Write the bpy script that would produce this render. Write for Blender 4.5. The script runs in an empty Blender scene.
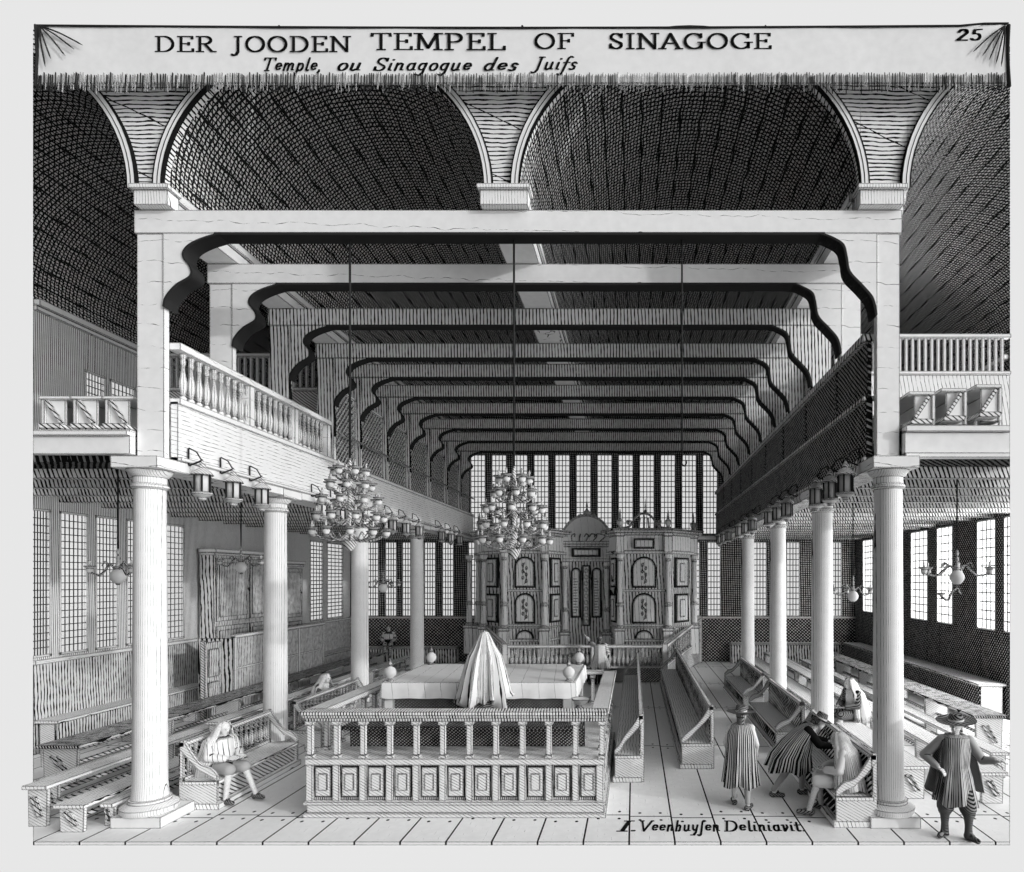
import bpy, bmesh, math, random
from mathutils import Vector, Matrix
from math import sin, cos, pi, radians

sc = bpy.context.scene
COL = sc.collection
rnd = random.Random(7)

# ------------------------------------------------------------------ camera
F = 640.0                       # focal length in pixels of the 1024 wide frame
VX, VY, EYE = 634.0, 578.0, 3.8  # vanishing point and eye height
cd = bpy.data.cameras.new('camera')
cam = bpy.data.objects.new('camera', cd); COL.objects.link(cam)
cam.location = (0, 0, EYE); cam.rotation_euler = (pi/2, 0, 0)
cd.sensor_width = 36; cd.lens = 36*F/1024
cd.shift_x = -(VX-512)/1024; cd.shift_y = (VY-436)/1024
cd.clip_end = 300
sc.camera = cam

def PX(px, Y): return (px-VX)/F*Y
def PZ(py, Y): return EYE-(py-VY)/F*Y

# ------------------------------------------------------------------ light
w = bpy.data.worlds.new('world'); sc.world = w; w.use_nodes = True
w.node_tree.nodes['Background'].inputs[0].default_value = (1, 1, 1, 1)
# an overcast sky, brighter towards the front right where the sun stands
_wn = w.node_tree.nodes; _wl = w.node_tree.links
_tc = _wn.new('ShaderNodeTexCoord'); _dp = _wn.new('ShaderNodeVectorMath'); _dp.operation = 'DOT_PRODUCT'
_dp.inputs[1].default_value = (.9, -.3, .3); _wl.new(_tc.outputs['Generated'], _dp.inputs[0])
_ma = _wn.new('ShaderNodeMapRange'); _ma.interpolation_type = 'SMOOTHSTEP'; _wl.new(_dp.outputs['Value'], _ma.inputs[0])
_ma.inputs[1].default_value = .25; _ma.inputs[2].default_value = 1.0; _ma.inputs[3].default_value = .04; _ma.inputs[4].default_value = 2.7
_sy = _wn.new('ShaderNodeSeparateXYZ'); _wl.new(_tc.outputs['Generated'], _sy.inputs[0])
_mb = _wn.new('ShaderNodeMapRange'); _wl.new(_sy.outputs['Y'], _mb.inputs[0])
_mb.inputs[1].default_value = .42; _mb.inputs[2].default_value = .58
_mx = _wn.new('ShaderNodeMix'); _mx.inputs[3].default_value = .8
_wl.new(_mb.outputs[0], _mx.inputs[0]); _wl.new(_ma.outputs[0], _mx.inputs[2])
_wl.new(_mx.outputs[0], _wn['Background'].inputs[1])
sl = bpy.data.lights.new('sun', 'SUN'); sl.energy = 1.3; sl.angle = radians(1.5)
so = bpy.data.objects.new('sun', sl); COL.objects.link(so)
so.rotation_euler = Vector((-0.84, 0.5, -0.27)).to_track_quat('-Z', 'Y').to_euler()
sc.view_settings.view_transform = 'Standard'
sc.view_settings.look = 'None'
sc.view_settings.exposure = 0.0
sc.view_settings.gamma = 1.0
sc.view_settings.use_curve_mapping = False
sc.cycles.max_bounces = 6
sc.cycles.diffuse_bounces = 5
sc.cycles.transparent_max_bounces = 12

# ------------------------------------------------------------------ materials
MATS = {}
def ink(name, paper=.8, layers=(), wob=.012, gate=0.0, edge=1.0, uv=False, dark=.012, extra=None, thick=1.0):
    """paper coloured surface engraved with ink lines: layers = (direction, spacing, duty)"""
    if name in MATS: return MATS[name]
    m = bpy.data.materials.new(name); m.use_nodes = True
    nt = m.node_tree; N = nt.nodes; L = nt.links; N.clear()
    out = N.new('ShaderNodeOutputMaterial'); bs = N.new('ShaderNodeBsdfDiffuse')
    L.new(bs.outputs[0], out.inputs[0])
    def mt(op, a, b=None, c=None):
        n = N.new('ShaderNodeMath'); n.operation = op
        for i, q in enumerate((a, b, c)):
            if q is None: continue
            if isinstance(q, (int, float)): n.inputs[i].default_value = q
            else: L.new(q, n.inputs[i])
        return n.outputs[0]
    tc = N.new('ShaderNodeTexCoord'); co = tc.outputs['UV' if uv else 'Object']
    nz = N.new('ShaderNodeTexNoise'); nz.inputs['Scale'].default_value = 2.2; nz.inputs['Detail'].default_value = 2
    L.new(co, nz.inputs['Vector'])
    n2 = N.new('ShaderNodeTexNoise'); n2.inputs['Scale'].default_value = 7.0; n2.inputs['Detail'].default_value = 3
    L.new(co, n2.inputs['Vector'])
    acc = None
    for (d, sp, du) in layers:
        v = N.new('ShaderNodeVectorMath'); v.operation = 'DOT_PRODUCT'
        L.new(co, v.inputs[0]); v.inputs[1].default_value = d
        t = mt('ADD', v.outputs['Value'], mt('MULTIPLY', nz.outputs[0], wob*4))
        fr = mt('FRACT', mt('DIVIDE', t, sp))
        tri = mt('ABSOLUTE', mt('SUBTRACT', fr, .5))          # .5 at the line, 0 between
        dd = du
        if gate: dd = mt('MULTIPLY', mt('SUBTRACT', n2.outputs[0], gate), du*3.2)
        else: dd = mt('MULTIPLY', mt('ADD', n2.outputs[0], .5), du)
        lin = mt('GREATER_THAN', tri, mt('SUBTRACT', .5, mt('MULTIPLY', dd, .5)))
        acc = lin if acc is None else mt('MAXIMUM', acc, lin)
    if extra is not None:
        e = extra(N, L, mt, co)
        acc = e if acc is None else mt('MAXIMUM', acc, e)
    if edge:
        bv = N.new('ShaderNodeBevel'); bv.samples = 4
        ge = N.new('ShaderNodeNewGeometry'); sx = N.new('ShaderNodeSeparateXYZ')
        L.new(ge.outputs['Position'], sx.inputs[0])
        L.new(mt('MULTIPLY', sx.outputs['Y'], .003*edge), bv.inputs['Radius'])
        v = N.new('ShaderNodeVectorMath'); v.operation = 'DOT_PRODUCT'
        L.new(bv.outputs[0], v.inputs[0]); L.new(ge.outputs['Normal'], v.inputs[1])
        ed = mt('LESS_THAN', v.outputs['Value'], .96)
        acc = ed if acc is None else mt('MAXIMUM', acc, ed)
    mix = N.new('ShaderNodeMix'); mix.data_type = 'RGBA'
    # slight unevenness of the paper
    pp = N.new('ShaderNodeMapRange'); L.new(n2.outputs[0], pp.inputs[0])
    pp.inputs[3].default_value = paper*.9; pp.inputs[4].default_value = min(.93, paper*1.08)
    L.new(pp.outputs[0], mix.inputs[6])
    mix.inputs[7].default_value = (dark, dark, dark, 1)
    if acc is None: mix.inputs[0].default_value = 0
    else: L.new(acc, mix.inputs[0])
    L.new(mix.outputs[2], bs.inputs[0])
    MATS[name] = m
    return m

def floor_extra(N, L, mt, co):
    s = N.new('ShaderNodeSeparateXYZ'); L.new(co, s.inputs[0])
    x, y = s.outputs['X'], s.outputs['Y']
    B = .66
    bx = mt('FRACT', mt('DIVIDE', mt('ADD', x, 20.2), B))
    seam = mt('LESS_THAN', mt('ABSOLUTE', mt('SUBTRACT', bx, .5)), .02)
    par = mt('FLOORED_MODULO', mt('FLOOR', mt('ADD', mt('DIVIDE', mt('ADD', x, 20.2), B), .5)), 3.0)
    yy = mt('ADD', mt('SUBTRACT', y, 10.25), mt('MULTIPLY', par, .06))
    jy = mt('FLOORED_MODULO', yy, 4.3)
    joint = mt('LESS_THAN', jy, .03)
    dx = mt('SUBTRACT', mt('FRACT', mt('DIVIDE', mt('ADD', x, 20.2), B/2)), .5)
    dy1 = mt('SUBTRACT', jy, .16); dy2 = mt('SUBTRACT', jy, 4.16)
    r1 = mt('ADD', mt('MULTIPLY', dx, dx), mt('MULTIPLY', mt('MULTIPLY', dy1, dy1), 5.0))
    r2 = mt('ADD', mt('MULTIPLY', dx, dx), mt('MULTIPLY', mt('MULTIPLY', dy2, dy2), 5.0))
    nail = mt('LESS_THAN', mt('MINIMUM', r1, r2), .006)
    return mt('MAXIMUM', mt('MAXIMUM', seam, joint), nail)

D1, D2, D3 = (.55, .45, .75), (.6, -.5, -.7), (.1, .9, .35)
PLAIN = ink('pale_timber', .8, [((.03, .02, 1), .33, .035)], gate=.42, wob=.05)
WHITE = ink('white_plaster', .8)
WOODM = ink('engraved_joinery', .76, [((.5, .6, .9), .042, .13)], gate=.2)
LIGHTH = ink('lightly_hatched_wood', .8, [((.7, .7, .12), .07, .16)], gate=.3)
FLOORM = ink('floor_boards', .84, [((1, .02, 0), .11, .06)], gate=.55, edge=.8, extra=floor_extra)
HATCH1 = ink('hatched_wood', .76, [(D1, .055, .3)])
CROSSM = ink('cross_hatched_wood', .7, [(D1, .06, .42), (D2, .066, .4)])
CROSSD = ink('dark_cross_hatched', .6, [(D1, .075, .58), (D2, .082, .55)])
CROSSN = ink('fine_dark_cross_hatched', .5, [(D1, .036, .5), (D2, .04, .48)], wob=.004)
CROSSF = ink('far_cross_hatched', .62, [((.7, .3, .8), .11, .5), ((.7, .3, -.75), .11, .45)], edge=0)
BRICKH = ink('spandrel_masonry', .8, [((.02, .03, 1), .062, .3), ((.4, .02, 1), .5, .03)], gate=.12, wob=.02)
GRAINY = ink('vertical_grain_wall_side', .74, [((.7, 1, .03), .075, .36)], gate=.22, wob=.018)
GRAINX = ink('vertical_grain_wall_end', .74, [((1, .7, .03), .12, .42)], gate=.2, wob=.018)
LENGTH = ink('length_grain_planks', .84, [((1, .0, .35), .06, .16)], gate=.3, wob=.02)
LENGTHD = ink('length_grain_planks_dark', .72, [((1, .0, .35), .05, .45)], gate=.1, wob=.02)
STONE = ink('column_stone', .8, [((1, .1, 0), .03, .1)], gate=.25, wob=.002, edge=.9)
GREYC = ink('grey_wool', .4, edge=.6)
GOLDW = ink('carved_ark_wood', .74, [((1, .3, .05), .13, .3)], gate=.2, wob=.02, edge=1.0)
GOLDP = ink('pale_carved_wood', .84, [((1, .3, .05), .16, .1)], gate=.3)
METAL = ink('pewter_grey_brass', .7, [(D1, .035, .3)], edge=.9)
METALP = ink('bright_brass', .6, edge=1.3)
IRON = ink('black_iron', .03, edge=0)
INKM = ink('black_lettering', .012, edge=0, dark=.01)
CLOTH = ink('white_cloth', .8, [((1, .1, .1), .3, .02)], gate=.3, edge=.8)
LINEN = ink('wool_shawl', .8, [((1, 0, 0), .045, .2)], gate=.3, wob=.002, edge=.5, uv=True)
DCLOTH = ink('dark_wool', .26, [(D1, .03, .5)], wob=.002, edge=.5)
STRIPE = ink('striped_cloak', .66, [((1, .02, 0), .0455, .5)], wob=.002, edge=.5, uv=True)
SKIN = ink('engraved_skin', .78, [((.3, .3, 1), .02, .15)], gate=.3, edge=.8)
HAIR = ink('dark_hair', .3, [((1, 1, .3), .02, .5)], edge=.6)
CANDLE = ink('candle_wax', .88, edge=.8)
JOIST = ink('joist_wood', .8, [((.9, .5, .3), .07, .3)], gate=.12)
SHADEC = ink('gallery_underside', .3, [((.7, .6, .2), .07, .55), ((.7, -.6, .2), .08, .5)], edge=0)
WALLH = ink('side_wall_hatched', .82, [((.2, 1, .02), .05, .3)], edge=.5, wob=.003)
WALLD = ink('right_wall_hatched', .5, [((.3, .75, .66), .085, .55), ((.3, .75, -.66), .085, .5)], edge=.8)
WALLDARKX = ink('end_wall_hatched', .55, [((1, .1, .02), .1, .5), ((.02, .1, 1), .1, .4)], edge=.8)
LEAD = ink('lead_glazing_bars', .05, edge=0)
WFRAME = ink('window_frame_wood', .72, edge=.5)
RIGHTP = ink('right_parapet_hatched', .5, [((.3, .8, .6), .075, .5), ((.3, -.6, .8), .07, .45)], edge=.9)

def vault_mat(name, dty, paper):
    # uv: u = arc length, v = depth. boards along depth, arcs across, fine cross hatching
    return ink(name, paper, [((1, 0, 0), .36, .09), ((1, .06, 0), .062, dty), ((.12, 1, 0), .095, dty), ((.7, .7, 0), .075, dty*.7)],
               uv=True, edge=0, wob=.02)
VAULT = vault_mat('vault_boards', .36, .66)

GLASS = bpy.data.materials.new('window_glass'); GLASS.use_nodes = True
_n = GLASS.node_tree.nodes; _l = GLASS.node_tree.links; _n.clear()
_o = _n.new('ShaderNodeOutputMaterial'); _m = _n.new('ShaderNodeMixShader')
_t = _n.new('ShaderNodeBsdfTransparent'); _g = _n.new('ShaderNodeBsdfTranslucent')
_t.inputs[0].default_value = (.95, .95, .95, 1); _g.inputs[0].default_value = (.9, .9, .9, 1)
_m.inputs[0].default_value = .12
_l.new(_t.outputs[0], _m.inputs[1]); _l.new(_g.outputs[0], _m.inputs[2]); _l.new(_m.outputs[0], _o.inputs[0])

# ------------------------------------------------------------------ mesh builder
class MB:
    def __init__(s): s.v = []; s.f = []; s.sm = []; s.uv = None
    def add(s, vs, fs, smooth=False):
        b = len(s.v); s.v += [tuple(q) for q in vs]
        for f in fs: s.f.append(tuple(b+i for i in f)); s.sm.append(smooth)
        return s
    def box(s, x0, x1, y0, y1, z0, z1):
        if x0 > x1: x0, x1 = x1, x0
        if y0 > y1: y0, y1 = y1, y0
        if z0 > z1: z0, z1 = z1, z0
        vs = [(x, y, z) for z in (z0, z1) for y in (y0, y1) for x in (x0, x1)]
        return s.add(vs, [(0, 2, 3, 1), (4, 5, 7, 6), (0, 1, 5, 4), (1, 3, 7, 5), (3, 2, 6, 7), (2, 0, 4, 6)])
    def obox(s, c, ax, ay, az):
        """box by centre and three half-axis vectors"""
        c = Vector(c); ax = Vector(ax); ay = Vector(ay); az = Vector(az)
        vs = [c+ax*i+ay*j+az*k for k in (-1, 1) for j in (-1, 1) for i in (-1, 1)]
        return s.add(vs, [(0, 2, 3, 1), (4, 5, 7, 6), (0, 1, 5, 4), (1, 3, 7, 5), (3, 2, 6, 7), (2, 0, 4, 6)])
    def bar(s, a, b, wx, wy=None, up=(0, 0, 1)):
        a = Vector(a); b = Vector(b); d = b-a; l = d.length; d.normalize()
        u = Vector(up)
        if abs(d.dot(u)) > .98: u = Vector((1, 0, 0))
        sx = d.cross(u).normalized(); sy = sx.cross(d).normalized()
        wy = wx if wy is None else wy
        return s.obox((a+b)/2, sx*wx/2, d*l/2, sy*wy/2)
    def prism(s, pts, a, b, axis='y', smooth=False):
        """pts: 2-d outline. axis y: (x,z); axis x: (y,z); axis z: (x,y)"""
        def p(q, t):
            return (q[0], t, q[1]) if axis == 'y' else ((t, q[0], q[1]) if axis == 'x' else (q[0], q[1], t))
        n = len(pts); vs = [p(q, a) for q in pts]+[p(q, b) for q in pts]
        fs = [tuple(range(n)), tuple(range(2*n-1, n-1, -1))]
        s.add(vs, fs)
        base = len(s.v)-2*n
        for i in range(n):
            j = (i+1) % n; s.f.append((base+i, base+n+i, base+n+j, base+j)); s.sm.append(smooth)
        return s
    def lathe(s, prof, c=(0, 0, 0), n=20, cap=True):
        vs = []; fs = []
        for (r, z) in prof:
            for k in range(n):
                a = 2*pi*k/n; vs.append((c[0]+r*cos(a), c[1]+r*sin(a), c[2]+z))
        for i in range(len(prof)-1):
            for k in range(n):
                k2 = (k+1) % n; fs.append((i*n+k, i*n+k2, (i+1)*n+k2, (i+1)*n+k))
        s.add(vs, fs, True)
        if cap:
            b = len(s.v)-len(vs)
            s.f.append(tuple(b+k for k in range(n-1, -1, -1))); s.sm.append(False)
            t = b+(len(prof)-1)*n; s.f.append(tuple(t+k for k in range(n))); s.sm.append(False)
        return s
    def tube(s, path, r, n=6):
        path = [Vector(q) for q in path]; m = len(path)
        rs = r if isinstance(r, (list, tuple)) else [r]*m
        vs = []; fs = []; u = None
        for i, q in enumerate(path):
            d = (path[min(i+1, m-1)]-path[max(i-1, 0)]).normalized()
            if u is None:
                u = d.cross(Vector((0, 0, 1)))
                if u.length < .05: u = d.cross(Vector((1, 0, 0)))
            u = (u-d*u.dot(d)).normalized(); v2 = d.cross(u)
            for k in range(n):
                a = 2*pi*k/n; vs.append(q+(u*cos(a)+v2*sin(a))*rs[i])
        for i in range(m-1):
            for k in range(n):
                k2 = (k+1) % n; fs.append((i*n+k, i*n+k2, (i+1)*n+k2, (i+1)*n+k))
        s.add(vs, fs, True)
        b = len(s.v)-len(vs)
        s.f.append(tuple(b+k for k in range(n-1, -1, -1))); s.sm.append(False)
        s.f.append(tuple(b+(m-1)*n+k for k in range(n))); s.sm.append(False)
        return s
    def ball(s, c, r, nu=12, nv=8):
        rx, ry, rz = (r, r, r) if not isinstance(r, (tuple, list)) else r
        prof = [(sin(pi*i/nv), -cos(pi*i/nv)) for i in range(nv+1)]
        vs = []; fs = []
        for (q, z) in prof:
            for k in range(nu):
                a = 2*pi*k/nu; vs.append((c[0]+rx*max(q, .001)*cos(a), c[1]+ry*max(q, .001)*sin(a), c[2]+rz*z))
        for i in range(nv):
            for k in range(nu):
                k2 = (k+1) % nu; fs.append((i*nu+k, i*nu+k2, (i+1)*nu+k2, (i+1)*nu+k))
        return s.add(vs, fs, True)
    def caps(s, a, b, ra, rb, n=10):
        """tapered capsule"""
        a = Vector(a); b = Vector(b); d = b-a; l = d.length
        if l < 1e-5: return s.ball(a, ra)
        d /= l; pts = []; rs = []
        for i in range(4):
            t = pi/2*i/4; pts.append(a-d*ra*cos(t)); rs.append(max(.002, ra*sin(t)))
        pts.append(a); rs.append(ra); pts.append(b); rs.append(rb)
        for i in range(1, 5):
            t = pi/2*i/4; pts.append(b+d*rb*sin(t)); rs.append(max(.002, rb*cos(t)))
        return s.tube(pts, rs, n)
    def loft(s, rings, closed=True, caps=True, smooth=True):
        n = len(rings[0]); vs = [q for r in rings for q in r]; fs = []
        for i in range(len(rings)-1):
            for k in range(n if closed else n-1):
                k2 = (k+1) % n; fs.append((i*n+k, i*n+k2, (i+1)*n+k2, (i+1)*n+k))
        s.add(vs, fs, smooth)
        if caps and closed:
            b = len(s.v)-len(vs)
            s.f.append(tuple(b+k for k in range(n-1, -1, -1))); s.sm.append(False)
            s.f.append(tuple(b+(len(rings)-1)*n+k for k in range(n))); s.sm.append(False)
        return s
    def mesh(s, name, mat):
        me = bpy.data.meshes.new(name); me.from_pydata(s.v, [], s.f)
        me.polygons.foreach_set('use_smooth', s.sm)
        me.materials.append(mat)
        bm = bmesh.new(); bm.from_mesh(me); bmesh.ops.recalc_face_normals(bm, faces=bm.faces)
        for e in bm.edges:
            if len(e.link_faces) == 2 and e.calc_face_angle(0) > radians(38): e.smooth = False
        bm.to_mesh(me); bm.free()
        return me
    def obj(s, name, mat, parent=None, label=None, loc=None):
        o = bpy.data.objects.new(name, s.mesh(name, mat)); COL.objects.link(o)
        if parent is not None: o.parent = parent
        if label: o['label'] = label
        if loc: o.location = loc
        return o

def thing(name, label, cat, loc=(0, 0, 0), rz=0, group=None):
    o = bpy.data.objects.new(name, None); COL.objects.link(o); o.empty_display_size = .1
    o.location = loc; o.rotation_euler = (0, 0, rz); o['label'] = label; o['category'] = cat
    if group: o['group'] = group
    return o
def tag(o, label, cat, group=None, kind=None):
    o['label'] = label; o['category'] = cat
    if group: o['group'] = group
    if kind: o['kind'] = kind
    return o
def structure(o): o['kind'] = 'structure'; return o
def dup(root, loc, rz=None, label=None, parent=None):
    r = root.copy(); COL.objects.link(r)
    if parent is not None: r.parent = parent
    r.location = loc
    if rz is not None: r.rotation_euler = (0, 0, rz)
    if label: r['label'] = label
    for ch in list(root.children):
        c = dup(ch, ch.location, None, None, r)
    return r

LS, RS = -601/640, 376/640      # the cut sides of the model: X = LS*Y and X = RS*Y
def cut_sides(o):
    """the model shows only the part of the building inside its two cut sides"""
    bm = bmesh.new(); bm.from_mesh(o.data)
    for (nx, ny) in ((-1, LS), (1, -RS)):
        g = bm.verts[:]+bm.edges[:]+bm.faces[:]
        bmesh.ops.bisect_plane(bm, geom=g, plane_co=(0, 0, 0), plane_no=(nx, ny, 0), clear_outer=True)
        be = [e for e in bm.edges if e.is_boundary]
        if be and not o.get('open'): bmesh.ops.holes_fill(bm, edges=be, sides=0)
    bm.to_mesh(o.data); bm.free()
    return o

def spline(pts, k=5):
    out = []; n = len(pts)
    for i in range(n-1):
        p0 = pts[max(i-1, 0)]; p1 = pts[i]; p2 = pts[i+1]; p3 = pts[min(i+2, n-1)]
        for j in range(k):
            t = j/k
            out.append(tuple(.5*((2*b)+(c-a)*t+(2*a-5*b+4*c-d)*t*t+(-a+3*b-3*c+d)*t**3) for a, b, c, d in zip(p0, p1, p2, p3)))
    out.append(tuple(pts[-1])); return out

# ------------------------------------------------------------------ the setting
XL, XR, YB, YF = -12.9, 10.05, 29.1, 9.22     # side walls, end wall, front edge of the floor
fl = MB().box(-14, 11, YF, YB, -.05, 0).obj('floor', FLOORM); structure(fl); cut_sides(fl)

# windows: (centre along wall, width, z0, z1)
WN = [0]
def window(axis, pos, c, wd, z0, z1, nx, nz, side, bw):
    """axis 'y': window in a wall X = pos, running along Y; axis 'x': wall Y = pos. side = direction into the room"""
    WN[0] += 1
    fr = MB(); gl = MB(); t = .045
    def B(m, a0, a1, d0, d1, zz0, zz1):
        if axis == 'y': m.box(pos+d0*side, pos+d1*side, a0, a1, zz0, zz1)
        else: m.box(a0, a1, pos+d0*side, pos+d1*side, zz0, zz1)
    B(fr, c-wd/2, c-wd/2+t, -.05, .015, z0, z1); B(fr, c+wd/2-t, c+wd/2, -.05, .015, z0, z1)
    B(fr, c-wd/2, c+wd/2, -.05, .015, z0, z0+t); B(fr, c-wd/2, c+wd/2, -.05, .015, z1-t, z1)
    o = fr.obj('window_%d' % WN[0], WFRAME); structure(o)
    B(gl, c-wd/2+t*.9, c+wd/2-t*.9, -.02, -.012, z0+t*.9, z1-t*.9)
    p = gl.obj('pane', GLASS, o)
    bb = MB()
    for i in range(1, nx):
        a = c-wd/2+t+(wd-2*t)*i/nx; B(bb, a-bw/2, a+bw/2, -.012, -.0, z0+t, z1-t)
    for j in range(1, nz):
        z = z0+t+(z1-z0-2*t)*j/nz; B(bb, c-wd/2+t, c+wd/2-t, -.011, -.001, z-bw/2, z+bw/2)
    bb.obj('glazing_bars', LEAD, o)
    return o

def wall_with_windows(name, axis, pos, a0, a1, zA, zB, wins, th, side, mat):
    """wins: list of (c, w, z0, z1); cells cut from the wall"""
    m = MB()
    def B(p0, p1, z0, z1):
        if p1-p0 < .001 or z1-z0 < .001: return
        d0, d1 = (-.06, 0)
        if axis == 'y': m.box(pos+d0*side, pos+d1*side, p0, p1, z0, z1)
        else: m.box(p0, p1, pos+d0*side, pos+d1*side, z0, z1)
    xs = sorted(set([a0, a1]+[v for (c, wd, _, _) in wins for v in (c-wd/2, c+wd/2)]))
    for i in range(len(xs)-1):
        p0, p1 = xs[i], xs[i+1]; mid = (p0+p1)/2
        if p1-p0 < .001: continue
        col = sorted([(z0, z1) for (c, wd, z0, z1) in wins if abs(mid-c) < wd/2])
        z = zA
        for (z0, z1) in col: B(p0, p1, z, z0); z = z1
        B(p0, p1, z, zB)
    o = m.obj(name, mat); structure(o); return o

def rngY(x, a, b):        # pixel columns to Y on the side wall X = x
    y0, y1 = x*F/(a-VX), x*F/(b-VX)
    return (min(y0, y1), max(y0, y1))
# left wall
lw = []
for (a, b) in ((30, 51), (59, 88), (95, 118), (126, 148), (157, 184), (310, 323), (327, 343)):
    y0, y1 = rngY(XL, a, b); lw.append(((y0+y1)/2, y1-y0, 2.08, 5.3))
y0, y1 = rngY(XL, 112, 133); lw.append(((y0+y1)/2, .8, 6.9, 8.7))
y0, y1 = rngY(XL, 84, 106); lw.append(((y0+y1)/2, .6, 6.9, 8.7))
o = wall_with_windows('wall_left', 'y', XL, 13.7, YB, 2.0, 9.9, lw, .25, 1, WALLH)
for (c, wd, z0, z1) in lw: window('y', XL, c, wd, z0, z1, 6 if c < 20 else 4, 20 if z1 < 6 else 11, 1, .019 if c < 20 else .035)
structure(MB().box(XL-.25, XL+.03, 13.7, YB, 0, 2.0).obj('wall_left_wainscot', GRAINY))
structure(MB().box(XL, XL+.09, 13.7, YB, 1.93, 2.03).obj('trim_1', PLAIN))
# right wall
rw = [(y, .9, 6.9, 8.9) for y in (19.0, 21.5, 24.0, 26.5)]  # unseen upper row, added to let more light in over the gallery
for (a, b) in ((863, 873), (911, 928), (937, 953), (977, 996), (1004, 1016)):
    y0, y1 = rngY(XR, a, b); rw.append(((y0+y1)/2, y1-y0, 2.32, 5.47))
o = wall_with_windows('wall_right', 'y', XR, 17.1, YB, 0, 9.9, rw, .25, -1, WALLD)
cut_sides(o)
for (c, wd, z0, z1) in rw: window('y', XR, c, wd, z0, z1, 4, 12, -1, .03)
def fill_lamp(x, c, wd, z0, z1, power):
    # added fill lamp outside a side window, brightens the deep interior
    s_ = 1 if x < 0 else -1
    l = bpy.data.lights.new('window_fill_lamp', 'AREA'); l.shape = 'RECTANGLE'; l.size = 1.6; l.size_y = z1-z0; l.energy = power
    o = bpy.data.objects.new('window_fill_lamp', l); COL.objects.link(o)
    o.location = (x-s_*2.2, c-2.4, (z0+z1)/2+.3)
    o.rotation_euler = (Vector((x, c, (z0+z1)/2))-o.location).to_track_quat('-Z', 'Z').to_euler()
for (c, wd, z0, z1) in rw: fill_lamp(XR, c, wd, z0, z1, 330)
for (c, wd, z0, z1) in lw: fill_lamp(XL, c, wd, z0, z1, 25)
# end wall
bw = []
for i in range(12):
    a = 470+i*21.1; bw.append((PX(a+8, YB), PX(a+15.5, YB)-PX(a, YB), 5.78, 9.42))
for (a, b) in ((353, 363), (367, 379), (385, 397), (402, 414), (424, 436), (442, 454), (468, 481), (685, 700), (707, 721), (753, 767), (786, 800), (829, 842)):
    bw.append((PX((a+b)/2, YB), PX(b, YB)-PX(a, YB), 2.05, 5.45))
wall_with_windows('wall_end', 'x', YB, XL-.25, XR+.25, 2.0, 12.6, bw, .25, -1, WALLDARKX)
for i, (c, wd, z0, z1) in enumerate(bw): window('x', YB, c, wd, z0, z1, 4, 15 if i < 12 else 13, -1, .035)
structure(MB().box(XL-.25, XR+.25, YB-.03, YB+.25, 0, 2.0).obj('wall_end_wainscot', CROSSF))
m = MB().box(XL, XR, YB-.14, YB, 1.95, 2.06).box(PX(470, YB), PX(722, YB), YB-.12, YB, 5.52, 5.74)
structure(m.obj('trim_2', PLAIN))

# vaults
SPR = 9.8
def arch_pts(cx, a, b, n, z=SPR, t0=0, t1=pi):
    return [(cx-a*cos(t0+(t1-t0)*i/n), z+b*sin(t0+(t1-t0)*i/n)) for i in range(n+1)]
ARCH = [('ceiling_left_aisle', -10.34, 2.56, 2.3), ('ceiling_nave_left', PX(327.5, 10), 2.49, 2.25),
        ('ceiling_nave_right', PX(689, 10), 2.64, 2.36), ('ceiling_right_aisle', 7.14, 2.91, 2.45)]
for (nm, cx, a, b) in ARCH:
    n = 48; inner = arch_pts(cx, a, b, n); outer = arch_pts(cx, a+.15, b+.15, n)
    me = bpy.data.meshes.new(nm); vs = []; fs = []
    for (y) in (10.01, YB):
        vs += [(x, y, z) for (x, z) in inner]+[(x, y, z) for (x, z) in outer]
    q = n+1; S = 2*q
    arc = [0]
    for i in range(n): arc.append(arc[-1]+math.dist(inner[i], inner[i+1]))
    uvs = []
    for i in range(n):
        fs.append((i, i+1, S+i+1, S+i)); uvs.append([(arc[i], 0), (arc[i+1], 0), (arc[i+1], YB-10), (arc[i], YB-10)])
        fs.append((q+i, S+q+i, S+q+i+1, q+i+1)); uvs.append([(arc[i], 0), (arc[i], YB-10), (arc[i+1], YB-10), (arc[i+1], 0)])
        fs.append((i, q+i, q+i+1, i+1)); uvs.append([(0, 0)]*4)
    fs.append((0, S, S+q, q)); uvs.append([(0, 0)]*4)
    fs.append((n, q+n, S+q+n, S+n)); uvs.append([(0, 0)]*4)
    me.from_pydata(vs, [], fs); ul = me.uv_layers.new(name='UVMap'); k = 0
    for u in uvs:
        for c in u: ul.data[k].uv = c; k += 1
    me.polygons.foreach_set('use_smooth', [True]*len(fs)); me.materials.append(VAULT)
    o = bpy.data.objects.new(nm, me); COL.objects.link(o); structure(o); o['open'] = 1; cut_sides(o)
# valley beams that carry the vaults
for k, (a, b) in enumerate(((-7.82, -7.26), (-2.34, -1.74), (3.46, 4.27))):
    m = MB().box(a, b, 10.14, YB, 9.56, 9.84).box(a-.05, a+.04, 10.14, YB, 9.76, 9.9).box(b-.04, b+.05, 10.14, YB, 9.76, 9.9)
    structure(m.obj('trim_%d' % (3+k), PLAIN))
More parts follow.
